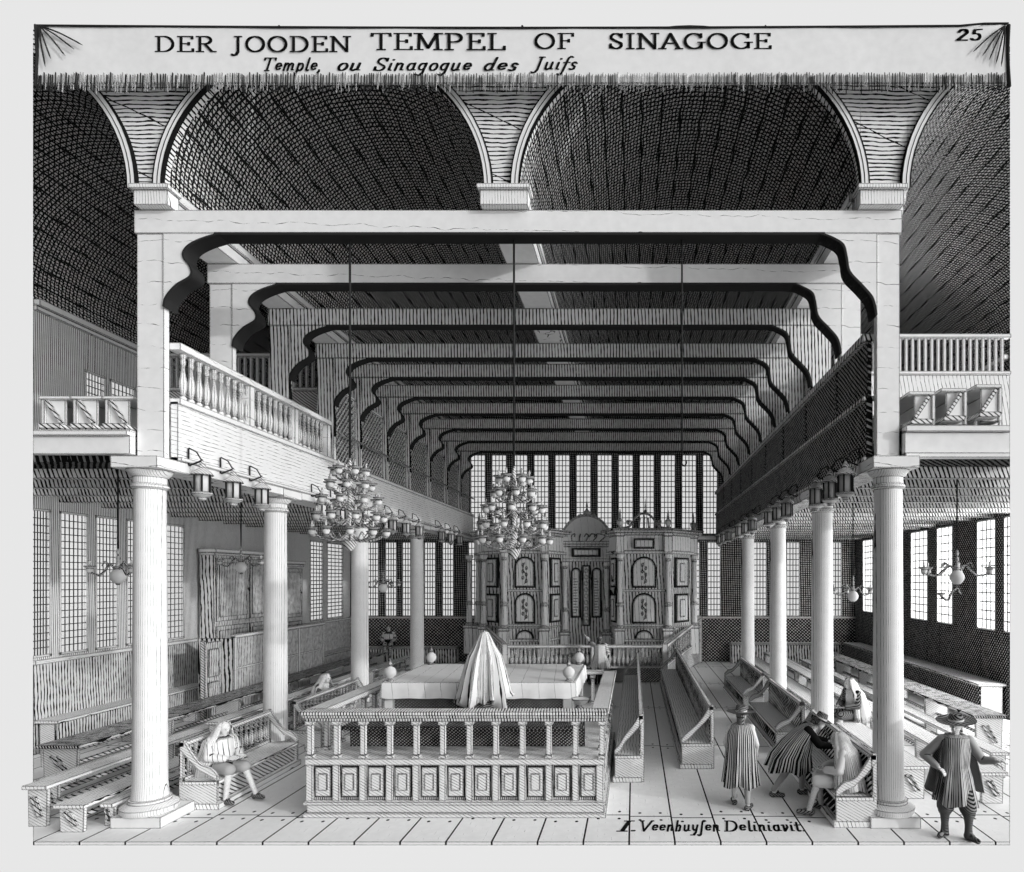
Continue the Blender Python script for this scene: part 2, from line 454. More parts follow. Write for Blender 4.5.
# front arcade: masonry between and above the arches
TOP = PZ(23, 9.8)
m = MB(); xs = [-14.0]
edges = []
for (nm, cx, a, b) in ARCH:
    pts = arch_pts(cx, a, b, 40)
    for i in range(40):
        (xa, za), (xb, zb) = pts[i], pts[i+1]
        m.prism([(xa, za), (xb, zb), (xb, TOP), (xa, TOP)], 9.9, 10.02, 'y')
for (a, b) in ((-7.78, PX(168, 10)), (PX(487, 10), PX(520, 10)), (PX(858.5, 10), PX(905, 10))):
    m.box(a-.002, b+.002, 9.9, 10.02, SPR-.02, TOP)
bmw = m.obj('wall_front_arcade', ink('spandrel_masonry_flat', .82, [((.01, .0, 1), .066, .26), ((.5, .0, 1), .9, .02)], gate=.12, wob=.02, edge=0))
structure(bmw); cut_sides(bmw)
m = MB()
for (nm, cx, a, b) in ARCH:
    i1 = arch_pts(cx, a-.01, b-.01, 40); o1 = arch_pts(cx, a+.11, b+.11, 40)
    for i in range(40):
        m.prism([i1[i], i1[i+1], o1[i+1], o1[i]], 9.83, 9.9, 'y', True)
o = m.obj('trim_6', ink('arch_moulding', .84, edge=.0)); structure(o); cut_sides(o)
m = MB()
for (nm, cx, a, b) in ARCH:
    for (d0, d1) in ((.11, .128), (.045, .056), (-.018, .0)):
        i1 = arch_pts(cx, a+d0, b+d0, 40); o1 = arch_pts(cx, a+d1, b+d1, 40)
        for i in range(40): m.prism([i1[i], i1[i+1], o1[i+1], o1[i]], 9.825, 9.9, 'y', True)
o = m.obj('trim_7', INKM); structure(o); cut_sides(o)
for k, (a, b) in enumerate(((130, 169), (477, 530), (858, 907))):
    m = MB(); a, b = PX(a, 9.85), PX(b, 9.85)
    m.box(a, b, 9.82, 10.12, 9.79, 9.86).box(a+.04, b-.04, 9.87, 10.12, 9.56, 9.79)
    structure(m.obj('trim_%d' % (8+k), ink('impost_stone', .84, [((1, .2, .02), .045, .15)], gate=.35)))

# ------------------------------------------------------------------ timber frames
FY = [10.0, 11.71, 13.65, 15.68, 17.2, 19.07, 21.0, 23.1, 25.2, 27.2]
ORD = ['nearest', 'second', 'third', 'fourth', 'fifth', 'sixth', 'seventh', 'eighth', 'ninth', 'farthest']
LB = [(.87, 0), (.56, .1), (.36, .22), (.31, .37), (.42, .53), (.42, .67), (.2, .81), (.04, 1.0), (.0, 1.15)]
RB = [(.89, 0), (.73, .05), (.53, .17), (.47, .36), (.42, .6), (.22, .82), (.06, 1.02), (.0, 1.28)]
LPX = (-7.78, -7.36); RPX = (3.80, 4.16)
LH = ink('vertical_hatched_timber', .8, [((1, .1, .03), .075, .26)], gate=.12, wob=.01)
BM, DZ = 9.19, 9.55
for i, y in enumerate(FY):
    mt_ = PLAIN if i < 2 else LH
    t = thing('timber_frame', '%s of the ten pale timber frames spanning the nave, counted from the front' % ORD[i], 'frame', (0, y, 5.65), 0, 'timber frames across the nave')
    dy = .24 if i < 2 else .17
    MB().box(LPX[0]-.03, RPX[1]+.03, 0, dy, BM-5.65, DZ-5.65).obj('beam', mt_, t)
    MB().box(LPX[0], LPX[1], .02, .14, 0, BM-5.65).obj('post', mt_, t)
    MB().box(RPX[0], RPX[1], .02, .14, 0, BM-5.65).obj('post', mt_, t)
    MB().box(LPX[1]+.8, RPX[0]-.82, -.01, dy+.03, BM-5.65-.03, BM-5.65+.01).obj('soffit_shade_strip', IRON, t)  # black strip standing in for the shade under the beam
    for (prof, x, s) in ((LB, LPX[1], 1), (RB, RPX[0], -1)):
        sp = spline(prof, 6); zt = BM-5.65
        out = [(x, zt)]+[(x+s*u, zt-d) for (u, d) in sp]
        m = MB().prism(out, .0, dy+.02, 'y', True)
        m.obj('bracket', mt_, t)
        # black edge along the curve, painted in as the bracket soffit's shade
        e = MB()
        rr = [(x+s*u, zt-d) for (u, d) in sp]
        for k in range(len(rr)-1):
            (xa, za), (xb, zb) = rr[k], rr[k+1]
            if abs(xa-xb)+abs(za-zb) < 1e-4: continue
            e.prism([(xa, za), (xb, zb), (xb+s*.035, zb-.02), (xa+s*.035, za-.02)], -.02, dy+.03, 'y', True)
        e.obj('curved_shade_edge', IRON, t)

# ------------------------------------------------------------------ columns
CY = [10.0, 13.5, 17.65, 22.3]
def make_column(x, y, label):
    t = thing('column', label, 'column', (x, y, 0), 0, 'round columns under the galleries')
    MB().box(-.38, .38, -.3, .46, 0, .17).obj('plinth', PLAIN, t)
    MB().lathe([(.36, .17), (.39, .21), (.39, .27), (.34, .31), (.28, .33), (.285, .38)], n=32).obj('base', STONE, t)
    MB().lathe([(.25, .38), (.232, .6), (.225, 2.2), (.21, 5.18)], n=40).obj('shaft', STONE, t)
    MB().lathe([(.215, 5.18), (.25, 5.2), (.25, 5.24), (.22, 5.26), (.22, 5.36), (.27, 5.4), (.31, 5.47)], n=32).obj('capital', STONE, t)
    MB().box(-.35, .35, -.33, .4, 5.47, 5.65).obj('abacus', PLAIN, t)
    return t
cl = ['front', 'second', 'third', 'farthest']
for i, y in enumerate(CY):
    make_column(-7.56, y, '%s round stone column of the left row, shaded on its left side' % cl[i])
    make_column(3.97, y, '%s round stone column of the right row, shaded on its left side' % cl[i])

# ------------------------------------------------------------------ galleries
def clipstart(x):          # first Y inside the cut sides
    return max(YF+.05, x/LS if x < 0 else x/RS)
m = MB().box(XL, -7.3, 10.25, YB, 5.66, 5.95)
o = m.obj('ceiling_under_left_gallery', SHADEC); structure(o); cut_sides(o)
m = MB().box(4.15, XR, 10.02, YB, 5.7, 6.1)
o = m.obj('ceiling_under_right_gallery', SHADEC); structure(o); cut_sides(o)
m = MB().box(XL, -7.8, 9.9, 10.02, 5.72, 6.0).box(XL, -7.8, 9.84, 10.02, 6.0, 6.07).box(XL, -7.8, 9.9, 10.02, 6.07, 6.1)
o = m.obj('trim_11', WHITE); structure(o); cut_sides(o)
m = MB().box(4.19, XR, 9.9, 10.02, 5.7, 6.08).box(4.19, XR, 9.84, 10.02, 6.06, 6.15).box(4.19, XR, 9.86, 10.02, 5.66, 5.73)
o = m.obj('trim_12', WHITE); structure(o); cut_sides(o)
k = 13
for (x0, x1) in ((XL, -7.82), (4.25, XR)):
    m = MB(); y = 10.9
    while y < 28.8:
        m.box(x0, x1, y, y+.16, 5.5, 5.7); y += 1.15
    o = m.obj('trim_%d' % k, JOIST); structure(o); cut_sides(o); k += 1
# cornice where the vaults meet the side walls
structure(MB().box(XL, XL+.14, 13.75, YB, 9.66, 9.8).box(XL, XL+.08, 13.75, YB, 9.56, 9.68).obj('trim_15', PLAIN))
structure(MB().box(XR-.14, XR, 17.15, YB, 9.66, 9.8).obj('trim_16', PLAIN))
# architraves under the gallery edges
structure(MB().box(-7.8, -7.22, 10.4, YB, 5.5, 5.66).obj('trim_17', PLAIN))
structure(MB().box(3.72, 4.2, 10.4, YB, 5.5, 5.7).obj('trim_18', JOIST))

BALP = [(.03, 0), (.045, .02), (.045, .05), (.025, .08), (.05, .2), (.055, .3), (.035, .42), (.022, .55), (.04, .62), (.03, .68), (.045, .72), (.045, .76)]
def bal(h, r=1.0, n=8, c=(0, 0, 0)):
    return MB().lathe([(q*r, z/.76*h) for (q, z) in BALP], c, n)

# left gallery parapet
t = thing('gallery_parapet', 'pale parapet with turned balusters along the left gallery', 'parapet', (-7.3, 10.16, 5.66))
MB().box(-.06, .06, 0, 18.7, 0, .94).obj('fascia_board', ink('long_fascia', .8, [((.2, .0, 1), .07, .18)], gate=.38), t)
MB().box(-.1, .1, 0, 18.7, .9, 1.0).box(-.08, .12, 0, 18.7, .0, .06).obj('moulding', PLAIN, t)
MB().box(-.1, .1, 0, 5.1, 1.76, 1.88).obj('top_rail', PLAIN, t)
b0 = None
yy = .2
while yy < 4.95:
    if b0 is None: b0 = bal(.76, 1.1).obj('baluster', PLAIN, t, loc=(0, yy, 1.0))
    else:
        c = b0.copy(); COL.objects.link(c); c.location = (0, yy, 1.0)
    yy += .19
for yy in (1.95, 3.55, 5.0):
    MB().box(-.08, .08, yy-.07, yy+.07, 1.0, 1.76).obj('rail_post', PLAIN, t)
# right gallery parapet
t = thing('gallery_parapet', 'dark cross-hatched parapet of the right gallery, seen from below', 'parapet', (3.74, 10.16, 5.66))
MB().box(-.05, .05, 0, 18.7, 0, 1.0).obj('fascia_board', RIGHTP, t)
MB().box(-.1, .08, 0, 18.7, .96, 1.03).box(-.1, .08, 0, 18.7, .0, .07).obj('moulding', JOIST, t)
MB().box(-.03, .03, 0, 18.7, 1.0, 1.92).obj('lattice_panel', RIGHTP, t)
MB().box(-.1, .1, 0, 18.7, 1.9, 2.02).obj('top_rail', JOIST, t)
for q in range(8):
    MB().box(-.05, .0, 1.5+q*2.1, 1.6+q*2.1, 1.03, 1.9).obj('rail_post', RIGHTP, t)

# lattice screens between the posts of the galleries
def lattice(x, ya, yb, z0, z1, label, side, grp):
    t = thing('lattice_screen', label, 'screen', (x, ya, z0), 0, grp)
    L_ = yb-ya; H = z1-z0
    MB().box(-.04, .04, 0, L_, 0, .07).box(-.04, .04, 0, L_, H-.07, H).box(-.04, .04, 0, .06, 0, H).box(-.04, .04, L_-.06, L_, 0, H).obj('screen_frame', PLAIN, t)
    m = MB(); st = .17
    for sgn in (1, -1):
        c = -H if sgn > 0 else 0
        while c < L_+H:
            # line y = c + sgn*z
            pts = []
            za = 0; zb = H
            ya_, yb_ = (c, c+H) if sgn > 0 else (c+H*0+0, c-H)
            # clip to 0..L_
            p, q = (ya_, 0.0), (yb_, H)
            def clip(p, q):
                (y1, z1_), (y2, z2_) = p, q
                res = []
                for (a, b) in ((p, q), (q, p)):
                    yv, zv = a
                    if yv < 0: tt = (0-a[0])/(b[0]-a[0]); yv, zv = 0, a[1]+tt*(b[1]-a[1])
                    elif yv > L_: tt = (L_-a[0])/(b[0]-a[0]); yv, zv = L_, a[1]+tt*(b[1]-a[1])
                    res.append((yv, zv))
                return res
            if not ((p[0] < 0 and q[0] < 0) or (p[0] > L_ and q[0] > L_)):
                (a1, b1), (a2, b2) = clip(p, q)
                if abs(a1-a2) > .04: m.bar((.01*sgn, a1, b1), (.01*sgn, a2, b2), .045, .02, up=(1, 0, 0))
            c += st
    m.obj('lattice', PLAIN, t)
    if side:
        MB().prism([(0, .74), (.34*side, .62), (.34*side, .66), (0, .80)], .1, L_-.1, 'y').obj('ledge', HATCH1, t)
    return t
sy = FY[3:]+[29.0]
for i in range(len(sy)-1):
    a = sy[i]+.3; b = sy[i+1]-.02
    lattice(-7.5, a, b, 6.7, 8.6, '%s lattice screen with a sloping ledge in the left gallery, counted from the balusters' % ['first', 'second', 'third', 'fourth', 'fifth', 'sixth', 'last'][i] if i < 7 else 'x', 1, 'left gallery lattice screens')
ry = [FY[2]]+FY[3:]+[29.0]
names = ['first', 'second', 'third', 'fourth', 'fifth', 'sixth', 'seventh', 'last']
for i in range(len(ry)-1):
    lattice(4.22, ry[i]+.34, ry[i+1]-.02, 6.11, 8.7, '%s lattice screen above the right gallery rail, counted from the front' % names[i], 0, 'right gallery lattice screens')

# cross screens of balusters in the galleries
def cross_screen(x0, x1, y, zb, zt, z0, label, pitch, mat):
    t = thing('baluster_screen', label, 'screen', (x0, y, z0))
    MB().box(0, x1-x0, 0, .08, 0, zb-z0).obj('panel', mat, t)
    MB().box(0, x1-x0, -.05, .12, zb-z0, zb-z0+.08).obj('bottom_rail', PLAIN, t)
    MB().box(0, x1-x0, -.05, .12, zt-z0-.09, zt-z0).obj('top_rail', PLAIN, t)
    n = int((x1-x0)/pitch); b = None
    for i in range(n):
        xx = pitch*(i+.5)
        if b is None: b = MB().box(-.035, .035, 0, .05, 0, zt-zb-.17).obj('baluster', PLAIN, t, loc=(xx, 0, zb-z0+.08))
        else:
            c = b.copy(); COL.objects.link(c); c.location = (xx, 0, zb-z0+.08)
cross_screen(XL, -7.8, 16.6, 8.65, 9.62, 5.95, 'screen of upright balusters across the left gallery', .16, HATCH1)
cross_screen(4.2, 15.5*RS, 15.5, 8.72, 9.7, 6.1, 'screen of upright balusters across the right gallery above the folded desks', .155, LIGHTH)

# stepped desks of the galleries
def gallery_desk(x, z, label, grp, s=1, wd=.47, floor_z=5.95):
    t = thing('gallery_desk', label, 'desk', (x, 10.08, z), 0, grp)
    MB().box(-.02, wd*s, 0, 3.0, .52, .57).obj('desk_top', WHITE, t)
    MB().box(.0, .05*s, .02, 2.95, 0, .52).obj('back_board', PLAIN, t)
    MB().box(.05*s, wd*.75*s, .05, .09, 0, .52).obj('end_panel', WHITE, t)
    MB().bar((.1*s, .0, .5), (.34*s, .0, .14), .06, .03, up=(0, 1, 0)).obj('strut', HATCH1, t)
    MB().prism([(.14*s, .02), (.47*s, .02), (.44*s, .1), (.1*s, .1)], -.16, 2.8, 'y').obj('foot_rest', HATCH1, t)
    for q in (0.02, .5):
        MB().box((q*.8)*s, (q*.8+.04)*s, .0, .05, floor_z-z, 0).obj('foot', PLAIN, t)
for i, (px, lab) in enumerate(((40, 'leftmost of the three pale desks on the front edge of the left gallery'), (72, 'middle one of the three pale desks on the front edge of the left gallery'), (104, 'rightmost of the three pale desks on the front edge of the left gallery'))):
    gallery_desk(PX(px, 10.08), 6.1, lab, 'desks on the left gallery')
for i, (px, z, lab) in enumerate(((936, 6.17, 'leftmost and lowest of the three desks on the right gallery edge'), (968, 6.22, 'middle one of the three desks on the right gallery edge'), (1003, 6.28, 'rightmost and highest of the three desks on the right gallery edge'))):
    gallery_desk(PX(px, 10.08), z, lab, 'desks on the right gallery', -1, .42, 6.15)

# ------------------------------------------------------------------ banner
BY = 9.6
def banner():
    xa, xb = PX(37, BY), PX(1008, BY); za, zb = PZ(84, BY), PZ(26, BY)
    t = thing('banner', 'white fringed cloth banner with a two-line title hanging above the arches', 'banner', (xa, BY, za))
    W, H = xb-xa, zb-za
    nx, nz = 160, 14
    def top(u): return .035*sin(pi*u*1.0)*-1+(.03 if u > .97 else 0)
    rings = []; front = []; back = []
    vs = []; fs = []
    def depth(u, v):
        x = u*W; z = v*H; d = .004*sin(x*2.1)+.002*sin(x*5+z*3)
        for cx in (0, W):
            r = math.hypot(x-cx, z-H)
            if r < .8: d += .02*(1-r/.8)*cos(9*math.atan2(H-z+.02, abs(x-cx)+.02))
        return d
    for s_ in (0, 1):
        for j in range(nz+1):
            for i in range(nx+1):
                u, v = i/nx, j/nz
                vs.append((u*W, depth(u, v)+s_*.02, v*(H+top(u)) ))
    q = nx+1; S = q*(nz+1)
    for j in range(nz):
        for i in range(nx):
            a = j*q+i; fs.append((a, a+1, a+q+1, a+q)); fs.append((S+a, S+a+q, S+a+q+1, S+a+1))
    for i in range(nx):
        fs.append((i, S+i, S+i+1, i+1)); a = nz*q+i; fs.append((a, a+1, S+a+1, S+a))
    for j in range(nz):
        a = j*q; fs.append((a, a+q, S+a+q, S+a)); a = j*q+nx; fs.append((a, S+a, S+a+q, a+q))
    MB().add(vs, fs, True).obj('cloth', ink('banner_linen', .8, edge=0), t)
    # dark hem cord on the top and the sides
    MB().tube([(u/40*W, -.01, H+top(u/40)) for u in range(41)], .014, 6).obj('hem_cord', IRON, t)
    MB().tube([(0, -.01, H), (.01, -.01, H*.5), (-.01, -.01, -.05)], [.03, .02, .022], 6).obj('side_cord', IRON, t)
    MB().tube([(W, -.01, H), (W-.01, -.01, H*.5), (W+.01, -.01, -.05)], [.03, .02, .03], 6).obj('side_cord', IRON, t)
    for hx in (.06, W*.25, W*.5, W*.75, W-.06):
        MB().tube([(hx, -.02, H-.02), (hx, .15, H+.01), (hx, .31, H-.01)], .018, 6).obj('hook', IRON, t)
    # folds gathered at the two corners
    for (cx, s) in ((0.05, 1), (W-.05, -1)):
        m = MB()
        for (dx, dz) in (((.12, -.62), (.2, -.5), (.42, -.46), (.55, -.36), (.68, -.3)) if s > 0 else ((.08, -.62), (.16, -.58), (.26, -.52), (.36, -.46), (.5, -.4))):
            p = [(cx+s*.02, -.045, H-.03), (cx+s*dx*.5, -.06, H-.03+dz*.42), (cx+s*dx, -.05, H-.03+dz)]
            m.tube(spline(p, 4), [.004]+[.011]*7+[.002], 5)
        m.obj('gathered_fold', IRON, t)
    # fringe
    m = MB(); md = MB(); x = .02
    m.box(0, W, -.012, -.004, -.005, .02)
    while x < W-.02:
        l = rnd.uniform(.1, .17); r = rnd.uniform(.006, .012)
        z1 = .13+rnd.uniform(-.02, .03)
        (md if rnd.random() < .6 else m).bar((x, -.02, z1), (x+rnd.uniform(-.01, .01), -.028, z1-l-.12), r*1.6, .01)
        x += rnd.uniform(.022, .05)
    o = md.obj('fringe', IRON, t, 'dark threads of the fringe'); o['kind'] = 'stuff'
    o = m.obj('fringe', CLOTH, t, 'white threads of the fringe'); o['kind'] = 'stuff'
    return t, xa, za
BT, BX, BZ = banner()

# ---- lettering: strokes drawn with a broad pen
def arc(cx, cy, rx, ry, a0, a1, n=10):
    return [(cx+rx*cos(radians(a0+(a1-a0)*i/n)), cy+ry*sin(radians(a0+(a1-a0)*i/n))) for i in range(n+1)]
def S_(x, y): return [(x-.13, y), (x+.13, y)]
G = {
 'D': (.95, [[(.2, 0), (.2, 1)], [(.08, 1), (.45, 1)]+arc(.42, .5, .42, .5, 80, -80, 12)+[(.42, 0), (.08, 0)]]),
 'E': (.8, [[(.2, 0), (.2, 1)], [(.08, 1), (.7, 1), (.7, .85)], [(.2, .52), (.55, .52)], [(.55, .6), (.55, .44)], [(.08, 0), (.74, 0), (.74, .18)]]),
 'R': (.9, [[(.2, 0), (.2, 1)], S_(.2, 0), [(.08, 1), (.45, 1)]+arc(.45, .76, .25, .24, 80, -80, 8)+[(.2, .52)], [(.42, .52), (.75, 0), (.9, 0)]]),
 'J': (.55, [[(.3, 1), (.3, 0), (.22, -.2), (.08, -.26), (.02, -.18)], S_(.3, 1)]),
 'O': (.98, [arc(.49, .5, .4, .5, 0, 360, 24)]),
 'N': (.98, [[(.18, 0), (.18, 1)], [(.82, 0), (.82, 1)], [(.08, 1), (.18, 1), (.82, 0)], S_(.18, 0), S_(.82, 1)]),
 'T': (.85, [[(.42, 0), (.42, 1)], S_(.42, 0), [(.05, .84), (.07, 1), (.78, 1), (.8, .84)]]),
 'M': (1.15, [[(.18, 0), (.2, 1)], [(.2, 1), (.56, .1), (.92, 1)], [(.92, 1), (.96, 0)], S_(.18, 0), S_(.96, 0), S_(.16, 1), S_(.98, 1)]),
 'P': (.82, [[(.2, 0), (.2, 1)], S_(.2, 0), [(.08, 1), (.45, 1)]+arc(.42, .74, .28, .26, 80, -80, 8)+[(.2, .48)]]),
 'L': (.78, [[(.2, 0), (.2, 1)], S_(.2, 1), [(.08, 0), (.7, 0), (.7, .2)]]),
 'F': (.78, [[(.2, 0), (.2, 1)], S_(.2, 0), [(.08, 1), (.7, 1), (.7, .82)], [(.2, .52), (.52, .52)], [(.52, .6), (.52, .44)]]),
 'S': (.72, [[(.6, .82)]+arc(.36, .76, .22, .24, 30, 200, 9)+[(.25, .58), (.48, .42)]+arc(.36, .24, .24, .24, 30, -160, 9)+[(.12, .16)], [(.6, .98), (.6, .76)], [(.12, .3), (.12, .04)]]),
 'I': (.42, [[(.21, 0), (.21, 1)], S_(.21, 0), S_(.21, 1)]),
 'A': (.95, [[(.1, 0), (.46, 1), (.84, 0)], S_(.1, 0), S_(.84, 0), [(.24, .36), (.7, .36)]]),
 'G': (.98, [arc(.5, .5, .4, .5, 45, 320, 18)+[(.82, .42)], [(.82, .05), (.82, .42)], S_(.82, .42), [(.8, .98), (.8, .74)]]),
 'V': (.9, [[(.12, 1), (.42, 0), (.85, 1.02), (.95, 1.0)], [(.02, .98), (.2, 1.02)]]),
 'e': (.5, [[(.08, .3), (.4, .38)]+arc(.24, .35, .17, .25, 20, 320, 12)]),
 'm': (.85, [[(.1, 0), (.1, .6)], [(.1, .42), (.24, .6), (.36, .52), (.36, 0)], [(.36, .42), (.52, .6), (.64, .52), (.64, .06), (.74, .06)]]),
 'n': (.56, [[(.1, 0), (.1, .6)], [(.1, .42), (.26, .6), (.38, .52), (.38, .06), (.48, .06)]]),
 'p': (.54, [[(.1, -.38), (.1, .6)], arc(.27, .3, .17, .29, 150, -150, 12)]),
 'l': (.3, [[(.12, 1.02), (.12, .08), (.2, .0), (.26, .06)]]),
 'o': (.5, [arc(.25, .3, .18, .29, 0, 360, 14)]),
 'u': (.56, [[(.08, .58), (.1, .1), (.2, 0), (.34, .12)], [(.38, .6), (.38, .06), (.48, .06)]]),
 'y': (.52, [[(.08, .6), (.12, .18), (.22, .08), (.36, .2)], [(.42, .6), (.34, -.1), (.2, -.36), (.0, -.36)]]),
 'a': (.54, [arc(.25, .3, .17, .28, 40, 320, 12), [(.4, .6), (.4, .06), (.5, .06)]]),
 'g': (.54, [arc(.25, .32, .17, .26, 40, 320, 12), [(.4, .6), (.38, -.16), (.24, -.38), (.04, -.3)]]),
 'd': (.56, [arc(.25, .3, .17, .28, 40, 320, 12), [(.42, 1.04), (.4, .06), (.5, .06)]]),
 's': (.42, [[(.34, .5), (.22, .6), (.1, .5), (.14, .36), (.3, .24), (.28, .06), (.16, 0), (.04, .08)]]),
 'i': (.28, [[(.1, .58), (.1, .06), (.2, .04)], [(.14, .84), (.16, .88)]]),
 'f': (.36, [[(.42, .98), (.3, 1.06), (.2, .9), (.14, -.3), (.02, -.42), (-.08, -.34)], [(.04, .56), (.34, .58)]]),
 'z': (.36, [[(.42, .98), (.3, 1.06), (.2, .9), (.14, -.3), (.02, -.42), (-.08, -.34)]]),   # long s
 'h': (.56, [[(.1, 0), (.12, 1.04)], [(.1, .42), (.26, .6), (.38, .5), (.36, .1), (.28, .0)]]),
 'v': (.5, [[(.04, .56), (.14, .6), (.18, 0), (.4, .4), (.36, .6)]]),
 't': (.36, [[(.16, .86), (.14, .08), (.22, 0), (.3, .06)], [(.02, .58), (.32, .6)]]),
 ',': (.3, [[(.1, .06), (.12, -.04), (.04, -.18)]]),
 '.': (.3, [[(.1, .02), (.12, .06)]]),
 '2': (.6, [[(.08, .78)]+arc(.28, .76, .2, .24, 150, -20, 8)+[(.06, .04)], [(.06, .04), (.52, .04)]]),
 '5': (.6, [[(.5, 1.0), (.2, .98), (.16, .6)]+arc(.28, .32, .22, .3, 110, -150, 10)]),
 ' ': (.5, []),
}
def hull(pts):
    pts = sorted(set((round(a, 5), round(b, 5)) for a, b in pts))
    def half(ps):
        h = []
        for q in ps:
            while len(h) > 1 and (h[-1][0]-h[-2][0])*(q[1]-h[-2][1])-(h[-1][1]-h[-2][1])*(q[0]-h[-2][0]) <= 0: h.pop()
            h.append(q)
        return h
    a = half(pts); b = half(pts[::-1]); return a[:-1]+b[:-1]
def letters(txt, size, nw, nh, shear, place, width=None, sq=1.0, gap=.06):
    """one mesh per character; place(x, y) -> (3-d point front, 3-d point back). Returns total width"""
    adv = [G[c][0]+gap for c in txt]; tot = sum(adv)*size*sq
    k = (width/tot) if width else 1.0
    x = 0; out = []
    for c, a in zip(txt, adv):
        mb = MB()
        for st in G[c][1]:
            for (p, q) in zip(st[:-1], st[1:]):
                pts = []
                for (u, v) in (p, q):
                    for (du, dv) in ((-nw, -nh), (nw, -nh), (nw, nh), (-nw, nh)):
                        pts.append(((u+shear*v)+du, v+dv))
                h = hull(pts)
                vs = [place((x+u*size*sq*k), v*size)[0] for (u, v) in h]+[place((x+u*size*sq*k), v*size)[1] for (u, v) in h]
                n = len(h); fs = [tuple(range(n)), tuple(range(2*n-1, n-1, -1))]+[(i, n+i, n+(i+1) % n, (i+1) % n) for i in range(n)]
                mb.add(vs, fs)
        if mb.v: out.append(mb)
        x += a*size*sq*k
    return out
def on_banner(px, py):
    x0 = PX(px, BY)-BX; z0 = PZ(py, BY)-BZ
    return lambda x, y: ((x0+x, -.014, z0+y), (x0+x, -.004, z0+y))
s = BY/F
for (txt, px, py, wpx, hpx) in (('DER', 155, 52, 62, 15), ('JOODEN', 232, 52, 120, 15), ('TEMPEL', 371, 50, 137, 16), ('OF', 534, 49, 42, 15), ('SINAGOGE', 608, 49, 165, 15)):
    for mb in letters(txt, hpx*s, .06, .022, 0, on_banner(px, py), wpx*s): mb.obj('letter', INKM, BT)
for (txt, px, py, wpx) in (('Temple,', 261, 71, 62), ('ou', 336, 71, 26), ('Sinagogue', 372, 71, 100), ('des', 482, 71, 36), ('Juifs', 532, 70, 45)):
    for mb in letters(txt, 12.5*s, .055, .022, .28, on_banner(px, py), wpx*s): mb.obj('letter', INKM, BT)
for mb in letters('25', 11*s, .08, .04, .1, on_banner(956, 41), 26*s): mb.obj('letter', INKM, BT)
# name written across the floor boards at the front edge
ft = thing('floor_inscription', 'italic black signature written across the boards at the front edge', 'inscription', (0, 9.72, 0))
def on_floor(px):
    x0 = PX(px, 9.6)
    return lambda x, y: ((x0+x, y-.12, .006), (x0+x, y-.12, .0012))
for (txt, px, wpx) in (('I.', 616, 24), ('Veenhuyzen', 638, 83), ('Deliniavit.', 724, 84)):
    for mb in letters(txt, .40, .07, .035, .25, on_floor(px), wpx*9.6/F, sq=.3): mb.obj('letter', INKM, ft)

# ------------------------------------------------------------------ benches and desks
def bench(name, x0, x1, y0, y1, z, label, cat, grp, mat=LENGTH, th=.06, brace=True, step=2.6):
    t = thing(name, label, cat, ((x0+x1)/2, y0, 0), 0, grp)
    w2 = (x1-x0)/2
    MB().box(-w2, w2, 0, y1-y0, z-th, z).obj('seat' if cat == 'bench' else 'desk_top', mat, t)
    y = .06; legs = []
    n = max(1, round((y1-y0-.2)/step)); 
    for i in range(n+1):
        y = .06+(y1-y0-.18)*i/n
        if i == 0: l0 = MB().prism([(-w2*.75, 0), (w2*.75, 0), (w2*.8, z-th), (-w2*.8, z-th)], 0, .06, 'y').obj('leg', WOODM, t, loc=(0, y, 0))
        else:
            c = l0.copy(); COL.objects.link(c); c.location = (0, y, 0)
    if brace:
        MB().bar((-w2*.4, .04, z*.72), (w2*.25, .04, z*.25), .05, .03, up=(0, 1, 0)).bar((-w2*.1, .04, z*.72), (w2*.45, .04, z*.25), .03, .03, up=(0, 1, 0)).obj('brace', HATCH1, t)
    MB().box(-.02, .02, .12, y1-y0-.12, z*.35, z*.35+.07).obj('stretcher', HATCH1, t)
    return t
def cs(x): return x/LS+.05
LG = 'long plank seats and desks of the left aisle'
def wallbench(x0, x1, y0, y1, z, label, axis='y', side=1, mat=LENGTH):
    t = thing('wall_bench', label, 'bench', (x0, y0, 0))
    W, L_ = x1-x0, y1-y0
    MB().box(0, W, 0, L_, z-.07, z).obj('seat', mat, t)
    if axis == 'y': a, b = (W-.08, W-.04) if side > 0 else (.04, .08); MB().box(a, b, .02, L_, 0, z-.07).obj('front_board', GRAINY if side > 0 else WALLD, t)
    else: MB().box(0, W, .04, .08, 0, z-.07).obj('front_board', GRAINX, t)
    n = 4
    for i in range(n+1):
        if axis == 'y': y = .03+(L_-.1)*i/n; m = MB().box(.09, W-.09, y, y+.05, 0, z-.07)
        else: xx = .03+(W-.1)*i/n; m = MB().box(xx, xx+.05, .09, L_-.03, 0, z-.07)
        m.obj('support_board', WOODM, t)
wallbench(XL+.04, -12.35, 13.72, 18.7, .74, 'bench boxed in along the left wall under the near windows')
wallbench(XL+.04, -12.35, 24.0, 28.4, .74, 'bench boxed in along the left wall beyond the cupboards')
wallbench(XL+.6, -7.9, 28.45, 29.0, .72, 'bench along the end wall at the far end of the left aisle', 'x')
wallbench(9.25, XR-.03, 17.2, 28.4, .95, 'boxed bench with a pale top along the right wall', 'y', -1)
wallbench(4.3, 9.2, 28.4, 29.0, .9, 'bench along the end wall at the far end of the right aisle', 'x')
bench('bench', -11.95, -11.5, cs(-11.95), 17.0, .45, 'plank bench between the left wall bench and the dark-topped desk', 'bench', LG)
bench('reading_desk', -11.0, -10.2, cs(-11.0), 26.5, .72, 'widest plank desk of the left aisle with grooved top', 'desk', LG, LENGTHD)
bench('bench', -9.95, -9.6, cs(-9.95), 26.5, .44, 'long low bench on the column side of the widest left desk', 'bench', LG)
